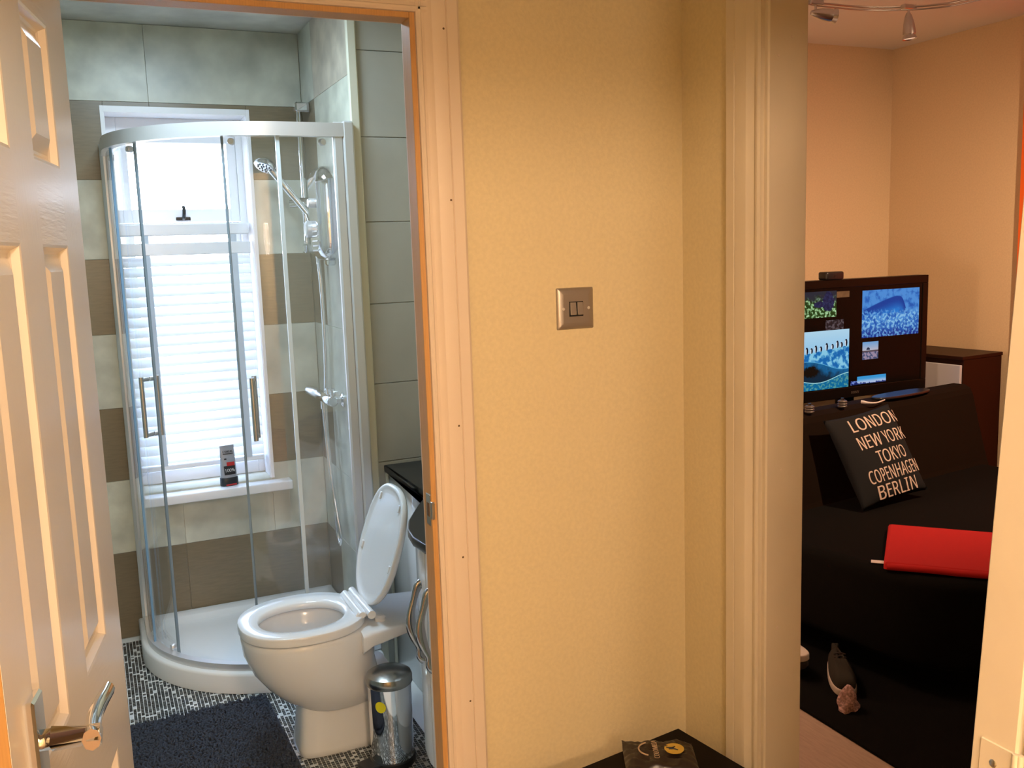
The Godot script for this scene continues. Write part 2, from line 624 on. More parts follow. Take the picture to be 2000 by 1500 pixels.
# ---------------------------------------------------------------- the rooms
func shell() -> void:
	var hall := 2.46
	# lobby and landing
	struct("wall_lobby", boxes([
		[Vector3(-1.1, 0, FRONT), Vector3(-0.085, hall, FRONT - 0.12)],
		[Vector3(0.618, 0, FRONT), Vector3(SIDE, hall, FRONT - 0.12)],
		[Vector3(-0.085, 2.005, FRONT), Vector3(0.618, hall, FRONT - 0.12)]]),
		M.hall_paint, "cream yellow lobby wall with the light switch beside the bathroom door", "wall")
	struct("wall_side", boxes([
		[Vector3(SIDE, 0, -1.845), Vector3(1.283, hall, -1.462)],
		[Vector3(SIDE, 0, -0.66), Vector3(1.283, hall, 2.0)],
		[Vector3(SIDE, 2.04, -1.462), Vector3(1.283, hall, -0.66)]]),
		M.hall_paint, "cream yellow side wall between the lobby corner and the sitting room doorway", "wall")
	struct("wall_right", boxes([[Vector3(SIDE, 0, -4.4), Vector3(1.283, 2.63, -1.845)], [Vector3(SIDE + 0.001, hall, -1.845), Vector3(1.283, 2.63, 2.0)]]),
		M.room_paint, "wall between bathroom and sitting room, behind the white unit", "wall")
	struct("wall_landing", boxes([
		[Vector3(0.875, 0, -0.63), Vector3(SIDE, hall, -0.555)],
		[Vector3(-1.1, 0, -0.63), Vector3(-0.35, hall, -0.555)],
		[Vector3(-0.35, 2.06, -0.63), Vector3(0.875, hall, -0.555)]]),
		M.hall_paint, "wall around the near doorway the view looks through", "wall")
	struct("wall_left", boxes([[Vector3(-1.2, 0, -1.84), Vector3(-1.1, hall, 2.0)], [Vector3(-1.2, 0, 2.0), Vector3(1.283, hall, 2.1)]]),
		M.hall_paint, "lobby and landing walls behind the open panel door", "wall")
	struct("floor_lobby", boxes([[Vector3(-1.2, -0.1, -1.80), Vector3(1.283, 0, 2.1)]]), M.carpet, "brown carpet of the lobby below the frame", "floor")
	struct("ceiling_lobby", boxes([[Vector3(-1.2, hall, -1.84), Vector3(SIDE + 0.001, hall + 0.1, 2.1)]]), M.ceiling, "white lobby ceiling above the panel door", "ceiling")
	# bathroom
	struct("floor_bathroom", boxes([[Vector3(-0.7, -0.1, -4.3), Vector3(SIDE, -0.0015, -1.80)]]), M.bath_grout, "bathroom floor of small dark and white mosaic", "floor")
	struct("ceiling_bathroom", boxes([[Vector3(-0.7, 2.458, -4.3), Vector3(SIDE, 2.56, -1.84)]]), M.bath_ceiling, "cream bathroom ceiling above the striped tiles", "ceiling")
	struct("wall_bathroom_left", boxes([[Vector3(-0.7, 0, -4.3), Vector3(-0.6, 2.46, -1.84)]]), M.cream_tile, "bathroom wall behind the open panel door", "wall")
	# sitting room
	struct("floor_sitting_room", boxes([[Vector3(1.283, -0.1, -4.4), Vector3(4.5, 0, 0.7)]]), M.laminate, "pinkish beige floor at the foot of the black rug", "floor")
	struct("ceiling_sitting_room", boxes([[Vector3(1.283, 2.624, -4.4), Vector3(4.5, 2.72, 0.7)]]), M.ceiling, "pinkish white sitting room ceiling over the spotlight track", "ceiling")
	struct("wall_sitting_room_back", boxes([[Vector3(1.283, 0, -4.4), Vector3(4.4, 2.624, -4.215)]]), M.room_paint, "peach sitting room wall behind the television", "wall")
	struct("wall_sitting_room_right", boxes([[Vector3(4.4, 0, -4.4), Vector3(4.5, 2.624, 0.7)]]), M.room_paint, "peach sitting room wall above the dark chest of drawers", "wall")
	struct("wall_feature", boxes([[Vector3(4.372, 0, -3.335), Vector3(4.4, 2.624, -1.6)]]), M.orange_paint, "strip of bright orange wall at the right edge of the doorway", "wall")
	struct("wall_sitting_room_front", boxes([[Vector3(1.283, 0, 0.6), Vector3(4.4, 2.624, 0.7)]]), M.room_paint, "sitting room wall out of view beside the doorway", "wall")


func cut(r: Rect2, hole: Rect2) -> Array:   # what is left of a tile round an opening
	if not r.intersects(hole):
		return [r]
	var out := []
	var e := r.end
	var h := hole.end
	if r.position.x < hole.position.x:
		out.append(Rect2(r.position.x, r.position.y, hole.position.x - r.position.x, r.size.y))
	if e.x > h.x:
		out.append(Rect2(h.x, r.position.y, e.x - h.x, r.size.y))
	var x0 := maxf(r.position.x, hole.position.x)
	var x1 := minf(e.x, h.x)
	if r.position.y < hole.position.y:
		out.append(Rect2(x0, r.position.y, x1 - x0, hole.position.y - r.position.y))
	if e.y > h.y:
		out.append(Rect2(x0, h.y, x1 - x0, e.y - h.y))
	return out


func bathroom_tiles() -> void:
	var rows := [0.0, 0.364, 0.665, 0.963, 1.26, 1.557, 1.863, 2.162, 2.457]
	var hole := Rect2(0.114, 0.60, 0.54, 1.53)
	var gap := 0.0005
	var back := struct("wall_back", boxes([
		[Vector3(-0.6, 0, BACK - 0.009), Vector3(hole.position.x, 2.46, -4.27)],
		[Vector3(hole.end.x, 0, BACK - 0.009), Vector3(SIDE, 2.46, -4.27)],
		[Vector3(hole.position.x, 0, BACK - 0.009), Vector3(hole.end.x, hole.position.y, -4.27)],
		[Vector3(hole.position.x, hole.end.y, BACK - 0.009), Vector3(hole.end.x, 2.46, -4.27)]]),
		M.grout, "bathroom back wall of striped cream and brown tiles around the window", "wall")
	var cols := [-0.6, -0.317, 0.283, 0.884]
	for k in 8:
		var brown := k % 2 == 0 and k < 7
		if k == 7:
			brown = false
		var b := [true, false, true, false, true, false, true, false][k] as bool
		for c in 3:
			for r: Rect2 in cut(Rect2(cols[c], rows[k], cols[c + 1] - cols[c], rows[k + 1] - rows[k]), hole):
				var s := Shape.new()
				s.box(Vector3(r.position.x + gap, r.position.y + gap, BACK - 0.009), Vector3(r.end.x - gap, r.end.y - gap, BACK + rng.randf_range(-0.0002, 0.0002)), 0.0006)
				var two := (k + c) % 2 == 0
				obj("tile", s, (M.brown_tile if two else M.brown_tile_b) if b else (M.cream_tile if two else M.cream_tile_b), back)
	# the boxed-in corner: its left side is the shower wall, its front carries the grey tiles
	var boxed := struct("wall_boxing", boxes([[Vector3(0.893, 0, -4.04), Vector3(SIDE, 2.459, -3.279)]]), M.grout, "boxed-in bathroom wall with grey tiles beside the shower post", "wall")
	var zs := [-4.03, -3.80, -3.272]
	for k in 8:
		for c in 2:
			var s := Shape.new()
			s.box(Vector3(0.893, rows[k] + gap, zs[c] + gap), Vector3(0.885, rows[k + 1] - gap, zs[c + 1] - gap), 0.0006)
			var b := k % 2 == 0
			var m: Material = (M.brown_tile if b else M.cream_tile_b) if c == 0 else (M.marble_tile if k == 7 else M.cream_tile)
			obj("tile", s, m, boxed)
	var grey := [0.0, 0.19, 0.487, 0.783, 1.074, 1.365, 1.656, 1.951, 2.245, 2.457]
	for k in 9:
		var s := Shape.new()
		s.box(Vector3(0.918, grey[k] + 0.0012, -3.279), Vector3(SIDE, grey[k + 1] - 0.0012, -3.27), 0.0012)
		obj("tile", s, M.grey_tile, boxed)
	var tr := Shape.new()
	tr.prism(PackedVector2Array([Vector2(0.883, -3.272), Vector2(0.883, -3.262), Vector2(0.887, -3.256), Vector2(0.912, -3.256), Vector2(0.916, -3.260), Vector2(0.916, -3.272)]), 2.457, upright())
	obj("corner_trim", tr, M.tile_trim, boxed)
	# mosaic: thousands of centimetre tiles, joined
	var st := SurfaceTool.new()
	st.begin(Mesh.PRIMITIVE_TRIANGLES)
	var pitch := 0.0122
	var z := -3.98
	while z < -2.2:
		var x := -0.12
		while x < 0.86:
			var w := rng.randf()
			var c := Color(0.018, 0.02, 0.022).lerp(Color(0.075, 0.08, 0.08), rng.randf())
			if w > 0.87:
				c = Color(0.62, 0.65, 0.66)
			elif w > 0.8:
				c = Color(0.17, 0.18, 0.18)
			var h := 0.0 + rng.randf() * 0.0003
			var a := 0.00085
			var e := 0.0011
			var d := 0.001   # the joints across are wider
			var q := [Vector3(x + a, -0.0016, z + a + d), Vector3(x + pitch - a, -0.0016, z + a + d), Vector3(x + pitch - a, -0.0016, z + pitch - a - d), Vector3(x + a, -0.0016, z + pitch - a - d)]
			var t := [Vector3(x + e, h, z + e + d), Vector3(x + pitch - e, h, z + e + d), Vector3(x + pitch - e, h, z + pitch - e - d), Vector3(x + e, h, z + pitch - e - d)]
			st.set_color(c)
			st.set_normal(Vector3.UP)
			for v in [t[0], t[1], t[2], t[0], t[2], t[3]]:
				st.add_vertex(v)
			for i in 4:
				var j := (i + 1) % 4
				st.set_normal((q[j] - q[i]).cross(Vector3.UP).normalized() * -1.0)
				for v in [q[i], q[j], t[j], q[i], t[j], t[i]]:
					st.add_vertex(v)
			x += pitch
		z += pitch
	var mosaic := obj("mosaic_tiles", st.commit(), M.mosaic, get_node("floor_bathroom"))
	mosaic.set_meta("kind", "stuff")


func window() -> void:
	var win := thing("window_1", Vector3.ZERO, "white bathroom sash window behind the shower glass, blinding daylight outside", "window", 0.0, "", "structure")
	var x0 := 0.114
	var x1 := 0.654
	obj("reveal", boxes([[Vector3(x0 - 0.002, 0.592, -4.168), Vector3(x0 + 0.004, 2.133, BACK - 0.0042)], [Vector3(x1 - 0.004, 0.592, -4.168), Vector3(x1 + 0.002, 2.133, BACK - 0.0042)], [Vector3(x0 + 0.004, 2.122, -4.168), Vector3(x1 - 0.004, 2.133, BACK - 0.0042)]]), M.upvc, win)
	obj("trim_strip", boxes([[Vector3(x0 - 0.012, 0.6, BACK - 0.004), Vector3(x0 + 0.002, 2.145, BACK + 0.006)], [Vector3(x0 + 0.002, 2.121, BACK - 0.004), Vector3(x1 - 0.002, 2.145, BACK + 0.006)], [Vector3(x1 - 0.002, 0.6, BACK - 0.004), Vector3(x1 + 0.012, 2.145, BACK + 0.006)]], 0.0008), M.upvc, win)
	obj("frame", frame4(x0 + 0.0005, x1 - 0.0005, 0.601, 2.1285, 0.045, 0.03, 0.055, 0.069, -4.25, -4.17), M.upvc, win)
	var top := obj("sash", frame4(x0 + 0.046, x1 - 0.031, 1.702, 2.059, 0.034, 0.037, 0.053, 0.034, -4.22, -4.18), M.upvc, win)
	obj("pane", boxes([[Vector3(x0 + 0.08, 1.755, -4.203), Vector3(x1 - 0.068, 2.025, -4.199)]]), M.frosted, top)
	var low := obj("sash", frame4(x0 + 0.046, x1 - 0.031, 0.656, 1.70, 0.034, 0.029, 0.044, 0.045, -4.24, -4.2), M.upvc, win)
	obj("pane", boxes([[Vector3(x0 + 0.08, 0.70, -4.222), Vector3(x1 - 0.06, 1.655, -4.218)]]), M.frosted, low)
	var latch := Shape.new()
	latch.box(Vector3(0.362, 1.708, -4.18), Vector3(0.42, 1.722, -4.172), 0.002)
	latch.tube(smooth_path([Vector3(0.392, 1.715, -4.173), Vector3(0.392, 1.722, -4.152), Vector3(0.394, 1.75, -4.146), Vector3(0.392, 1.765, -4.15)], 4), 0.007, 8)
	obj("latch", latch, M.black_plastic, win)
	var sill := Shape.new()
	sill.slab(round_rect(x0 + 0.008, -4.255, 0.733, -3.965, 0.008, 3), 0.552, 0.591, 0.006)
	obj("sill", sill, M.upvc, win)
	# blind
	var blind := thing("venetian_blind", Vector3(0.386, 0.66, -4.115), "white slatted venetian blind covering the lower half of the bathroom window", "blind")
	var wide := 0.255
	obj("headrail", boxes([[Vector3(-wide, 0.985, -0.03), Vector3(wide, 1.032, 0.03)]], 0.004), M.upvc, blind)
	obj("valance", boxes([[Vector3(-wide - 0.002, 0.905, 0.018), Vector3(wide + 0.002, 0.955, 0.030)]], 0.003), M.upvc, blind)
	var slat := Shape.new()
	var prof := PackedVector2Array()
	for k in 7:
		var t := -1.0 + k / 3.0
		prof.append(Vector2(t * 0.0245, 0.0035 * (1 - t * t) + 0.001))
	for k in range(6, -1, -1):
		var t := -1.0 + k / 3.0
		prof.append(Vector2(t * 0.0245, 0.0035 * (1 - t * t) - 0.001))
	slat.prism(prof, wide * 2.0, Transform3D(Basis(Vector3(0, 0, 1), Vector3(0, 1, 0), Vector3(1, 0, 0)), Vector3(-wide, 0, 0)), 60.0)
	var sm := slat.mesh()
	for k in 21:
		var o := obj("slat", sm, M.slat, blind)
		o.position = Vector3(0, 0.88 - k * 0.0412, 0)
		o.rotation.x = deg_to_rad(46.0 + rng.randf_range(-1.5, 1.5))
	obj("bottom_rail", boxes([[Vector3(-wide, 0.012, -0.026), Vector3(wide, 0.034, 0.026)]], 0.004), M.upvc, blind)
	for x in [-0.155, 0.19]:
		var s := Shape.new()
		s.box(Vector3(x - 0.012, 0.03, 0.0255), Vector3(x + 0.012, 0.985, 0.0268))
		s.box(Vector3(x - 0.012, 0.03, -0.0268), Vector3(x + 0.012, 0.985, -0.0255))
		obj("ladder_tape", s, M.tape, blind)


func frame4(x0: float, x1: float, y0: float, y1: float, left: float, right: float, low: float, top: float, z0: float, z1: float) -> Shape:   # stiles full height, rails between them
	return boxes([[Vector3(x0, y0, z0), Vector3(x0 + left, y1, z1)], [Vector3(x1 - right, y0, z0), Vector3(x1, y1, z1)], [Vector3(x0 + left, y0, z0), Vector3(x1 - right, y0 + low, z1)], [Vector3(x0 + left, y1 - top, z0), Vector3(x1 - right, y1, z1)]], 0.002)


func bathroom_door() -> void:
	var turn := Basis(Vector3(0.9837, 0, 0.1798), Vector3.UP, Vector3(-0.1798, 0, 0.9837))   # local z runs along the door from its hinges
	var d := thing("door_1", Vector3(0, 0, -1.68), "open white six-panel door with a chrome lever handle, left of the bathroom", "door", 0.0, "", "structure")
	d.basis = turn
	var W := 0.643
	var T := -0.036
	var us := [0.0, 0.119, 0.274, 0.389, 0.545, W]
	var ys := [0.012, 0.205, 0.765, 0.955, 1.57, 1.682, 1.885, 1.985]
	var leaf := Shape.new()
	for k in [0, 2, 4]:
		leaf.box(Vector3(0, ys[0], us[k]), Vector3(T, ys[7], us[k + 1]), 0.0)
	for k in [0, 2, 4, 6]:
		for c in [1, 3]:
			obj("rail", boxes([[Vector3(0, ys[k], us[c]), Vector3(T, ys[k + 1], us[c + 1])]]), M.gloss_rail, d)
	obj("leaf", leaf, M.gloss, d)
	for k in [1, 3, 5]:
		for c in [1, 3]:
			var s := Shape.new()
			var rings := []
			for q in [[0.0, T + 0.001], [0.0, 0.0], [0.004, -0.001], [0.009, -0.010], [0.013, -0.0125], [0.017, -0.0125], [0.036, -0.003], [0.038, -0.0022]]:
				var i: float = q[0]
				rings.append(PackedVector3Array([Vector3(q[1], ys[k] + i, us[c] + i), Vector3(q[1], ys[k + 1] - i, us[c] + i), Vector3(q[1], ys[k + 1] - i, us[c + 1] - i), Vector3(q[1], ys[k] + i, us[c + 1] - i)]))
			s.loft(rings, Transform3D.IDENTITY, false)
			obj("panel", s, M.gloss, d)
	var edge := obj("edge", boxes([[Vector3(-0.0005, 0.012, W), Vector3(T, 1.985, W + 0.0015)]]), M.pine, d)
	edge.set_meta("label", "bare timber edge of the door")
	var h := obj("door_handle", boxes([[Vector3(0, 0.905, 0.545), Vector3(0.011, 1.066, 0.587)]], 0.003), M.chrome, d)
	h.set_meta("label", "chrome lever handle on a square-ended backplate")
	var lever := Shape.new()
	lever.tube([Vector3(0.010, 1.012, 0.566), Vector3(0.020, 1.012, 0.566), Vector3(0.0205, 1.012, 0.566), Vector3(0.058, 1.010, 0.566), Vector3(0.0585, 1.010, 0.566), Vector3(0.072, 1.010, 0.566)], [0.013, 0.013, 0.0155, 0.0115, 0.0135, 0.0135], 4, Transform3D.IDENTITY, 1.0)
	var grip := []
	var rad := []
	for k in 9:
		var t := k / 8.0
		grip.append(Vector3(0.064 - 0.006 * sin(t * PI), 1.010 + 0.006 * t * t, 0.578 - 0.118 * t))
		rad.append(0.0135 - 0.004 * t)
	lever.tube(grip, rad, 8, Transform3D.IDENTITY, 0.75)
	obj("lever", lever, M.chrome, h)
	for y in [0.25, 1.0, 1.75]:
		var s := Shape.new()
		s.box(Vector3(T, y, -0.001), Vector3(T - 0.004, y + 0.09, 0.03), 0.001)
		s.lathe([Vector2(0.0, 0), Vector2(0.006, 0), Vector2(0.006, 0.09), Vector2(0.0, 0.09)], 10, Transform3D(Basis(), Vector3(T - 0.006, y, -0.006)))
		obj("hinge", s, M.chrome, d)


func casing_profile(wide: float, thick := 0.018) -> PackedVector2Array:   # x from the inner edge outwards, y proud of the wall
	return PackedVector2Array([Vector2(0, 0), Vector2(0, thick * 0.55), Vector2(wide * 0.05, thick * 0.72), Vector2(wide * 0.10, thick * 0.72), Vector2(wide * 0.13, thick * 0.5), Vector2(wide * 0.20, thick * 0.48), Vector2(wide * 0.27, thick * 0.62), Vector2(wide * 0.34, thick * 0.92), Vector2(wide * 0.40, thick), Vector2(wide * 0.66, thick), Vector2(wide * 0.68, thick * 0.86), Vector2(wide * 0.70, thick), Vector2(wide * 0.94, thick), Vector2(wide, thick * 0.8), Vector2(wide, 0)])


func nail(s: Shape, at: Vector3, out: Vector3, r := 0.0022) -> void:
	s.lathe([Vector2(0, 0), Vector2(r, 0), Vector2(r * 0.8, 0.0006), Vector2(0, 0.0007)], 8, along(at, at + out))


func door_frames() -> void:
	# bathroom door frame
	var f := thing("trim_1", Vector3.ZERO, "painted door casing and orange pine lining around the bathroom doorway", "door frame", 0.0, "", "structure")
	var s := Shape.new()
	s.prism(casing_profile(0.084), 2.054, Transform3D(Basis(Vector3(1, 0, 0), Vector3(0, 0, 1), Vector3(0, 1, 0)), Vector3(0.597, 0, FRONT)), 25.0)
	var c := obj("casing", s, M.trim_paint, f)
	var nails := Shape.new()
	for q in [Vector3(0.648, 1.955, FRONT + 0.018), Vector3(0.649, 1.64, FRONT + 0.018), Vector3(0.646, 1.20, FRONT + 0.018), Vector3(0.643, 0.93, FRONT + 0.018), Vector3(0.646, 0.62, FRONT + 0.018)]:
		nail(nails, q, Vector3(0, 0, 1))
	obj("nail_head", nails, M.dirt, c)
	s = Shape.new()
	s.prism(casing_profile(0.084), 0.72, Transform3D(Basis(Vector3(0, 1, 0), Vector3(0, 0, 1), Vector3(-1, 0, 0)), Vector3(0.618, 1.984, FRONT)), 25.0)
	obj("casing", s, M.trim_paint, f)
	s = Shape.new()
	s.prism(casing_profile(0.084), 2.054, Transform3D(Basis(Vector3(-1, 0, 0), Vector3(0, 0, 1), Vector3(0, 1, 0)), Vector3(-0.062, 0, FRONT)), 25.0)
	obj("casing", s, M.trim_paint, f)
	obj("lining", boxes([[Vector3(0.587, 0, FRONT + 0.001), Vector3(0.6175, 2.004, FRONT - 0.045)], [Vector3(-0.084, 0, FRONT + 0.001), Vector3(-0.052, 2.004, FRONT - 0.045)], [Vector3(-0.052, 1.974, FRONT + 0.001), Vector3(0.587, 2.004, FRONT - 0.045)]], 0.001), M.pine, f)
	obj("raw_edge", boxes([[Vector3(0.5875, 0, FRONT - 0.045), Vector3(0.6175, 2.003, FRONT - 0.05)], [Vector3(-0.052, 1.9745, FRONT - 0.045), Vector3(0.5875, 2.003, FRONT - 0.05)]]), M.raw_edge, f)
	s = Shape.new()
	s.box(Vector3(0.5855, 0.998, FRONT - 0.004), Vector3(0.5875, 1.062, FRONT - 0.028), 0.0005)
	s.tube([Vector3(0.5865, 1.047, FRONT - 0.003), Vector3(0.588, 1.047, FRONT + 0.003), Vector3(0.5925, 1.047, FRONT + 0.005)], 0.0016, 6)
	s.box(Vector3(0.586, 1.013, FRONT - 0.004), Vector3(0.592, 1.047, FRONT + 0.006), 0.001)
	var k := obj("strike_plate", s, M.brushed, f)
	obj("latch_hole", boxes([[Vector3(0.5848, 1.016, FRONT - 0.009), Vector3(0.5856, 1.044, FRONT - 0.022)]]), M.dirt, k)
	# sitting room doorway: far jamb
	var g := thing("trim_2", Vector3.ZERO, "cream painted jamb and casing of the sitting room doorway, right of the light switch", "door frame", 0.0, "", "structure")
	s = Shape.new()
	s.prism(casing_profile(0.098, 0.02), 2.1, Transform3D(Basis(Vector3(0, 0, -1), Vector3(-1, 0, 0), Vector3(0, 1, 0)), Vector3(SIDE, 0, -1.449)), 25.0)
	obj("casing", s, M.jamb_paint, g)
	s = Shape.new()
	s.prism(casing_profile(0.098, 0.02), 2.1, Transform3D(Basis(Vector3(0, 0, 1), Vector3(-1, 0, 0), Vector3(0, 1, 0)), Vector3(SIDE, 0, -0.672)), 25.0)
	obj("casing", s, M.jamb_paint, g)
	s = Shape.new()
	s.prism(casing_profile(0.098, 0.02), 0.777, Transform3D(Basis(Vector3(0, 1, 0), Vector3(-1, 0, 0), Vector3(0, 0, 1)), Vector3(SIDE, 2.016, -1.449)), 25.0)
	obj("casing", s, M.jamb_paint, g)
	var j := obj("jamb", boxes([[Vector3(SIDE - 0.002, 0, -1.437), Vector3(1.285, 2.04, -1.462)], [Vector3(SIDE - 0.002, 0, -0.684), Vector3(1.285, 2.04, -0.66)], [Vector3(SIDE - 0.002, 2.004, -1.437), Vector3(1.285, 2.04, -0.684)]], 0.003), M.jamb_paint, g)
	nails = Shape.new()
	for q in [Vector3(1.213, 1.885, -1.437), Vector3(1.207, 1.755, -1.437), Vector3(1.245, 1.92, -1.437), Vector3(1.272, 1.93, -1.437), Vector3(1.250, 1.19, -1.437), Vector3(1.206, 1.14, -1.437), Vector3(1.228, 1.09, -1.437), Vector3(1.221, 0.76, -1.437)]:
		nail(nails, q, Vector3(0, 0, 1), 0.003)
	obj("nail_head", nails, M.trim_paint, j)
	# near doorway, right post: it leans
	var p := thing("trim_3", Vector3(0.786, 1.52, -0.57), "leaning cream door post with a painted strike plate at the right edge", "door frame", 0.0, "", "structure")
	p.rotation.z = -deg_to_rad(4.1)
	obj("post", boxes([[Vector3(0, -1.5, -0.03), Vector3(0.05, 0.58, 0.018)]], 0.002), M.jamb_paint, p)
	obj("rebate", boxes([[Vector3(0.009, -1.5, 0.018), Vector3(0.05, 0.58, 0.027)]]), M.jamb_paint, p)
	s = Shape.new()
	s.prism(casing_profile(0.09), 2.08, Transform3D(Basis(Vector3(1, 0, 0), Vector3(0, 0, 1), Vector3(0, 1, 0)), Vector3(0.002, -1.5, 0.027)), 25.0)
	obj("casing", s, M.jamb_paint, p)
	s = Shape.new()
	s.box(Vector3(-0.0018, -0.545, -0.019), Vector3(0.001, -0.462, 0.018), 0.0006)
	s.tube([Vector3(-0.001, -0.545, 0.018), Vector3(-0.001, -0.462, 0.018)], 0.0032, 8)
	s.tube([Vector3(0.001, -0.545, 0.022), Vector3(0.001, -0.462, 0.022)], 0.0032, 8)
	var plate := obj("strike_plate", s, M.jamb_paint, p)
	s = Shape.new()
	nail(s, Vector3(-0.0018, -0.482, -0.004), Vector3(-1, 0, 0), 0.0042)
	obj("screw", s, M.brushed, plate)
	obj("latch_hole", boxes([[Vector3(-0.0022, -0.53, -0.014), Vector3(-0.0016, -0.498, 0.008)]]), M.dirt, plate)
# ---------------------------------------------------------------- shower
func shower_line(offset := 0.0, n := 28) -> Array:   # x, z from the right wall round the quadrant to the back wall; offset is towards the inside
	var r := 0.53 - offset
	var p := [Vector2(0.885, -3.25 - offset)]
	for k in n + 1:
		var t := PI / 2 + PI / 2 * k / n
		p.append(Vector2(0.635 + r * cos(t), -3.78 + r * sin(t)))
	p.append(Vector2(0.105 + offset, BACK))
	return p


func stretch(line: Array, from: float, to: float) -> Array:   # the piece of a line between two lengths
	var out := []
	var at := 0.0
	for i in line.size() - 1:
		var a: Vector2 = line[i]
		var b: Vector2 = line[i + 1]
		var l := a.distance_to(b)
		var f0 := (from - at) / l
		var f1 := (to - at) / l
		if f1 > 0.0 and f0 < 1.0:
			if out.is_empty():
				out.append(a.lerp(b, clampf(f0, 0, 1)))
			out.append(a.lerp(b, clampf(f1, 0, 1)))
		at += l
	return out


func ribbon(line: Array, half: float) -> PackedVector2Array:
	var left := PackedVector2Array()
	var right := PackedVector2Array()
	for i in line.size():
		var a: Vector2 = line[maxi(i - 1, 0)]
		var b: Vector2 = line[mini(i + 1, line.size() - 1)]
		var d := (b - a).normalized()
		var nn := Vector2(-d.y, d.x) * half
		left.append(line[i] + nn)
		right.append(line[i] - nn)
	right.reverse()
	left.append_array(right)
	return left


func wall_of(line: Array, half: float, y0: float, y1: float) -> Shape:
	var s := Shape.new()
	s.prism(ribbon(line, half), y1 - y0, upright(Vector3(0, y0, 0)), 50.0)
	return s


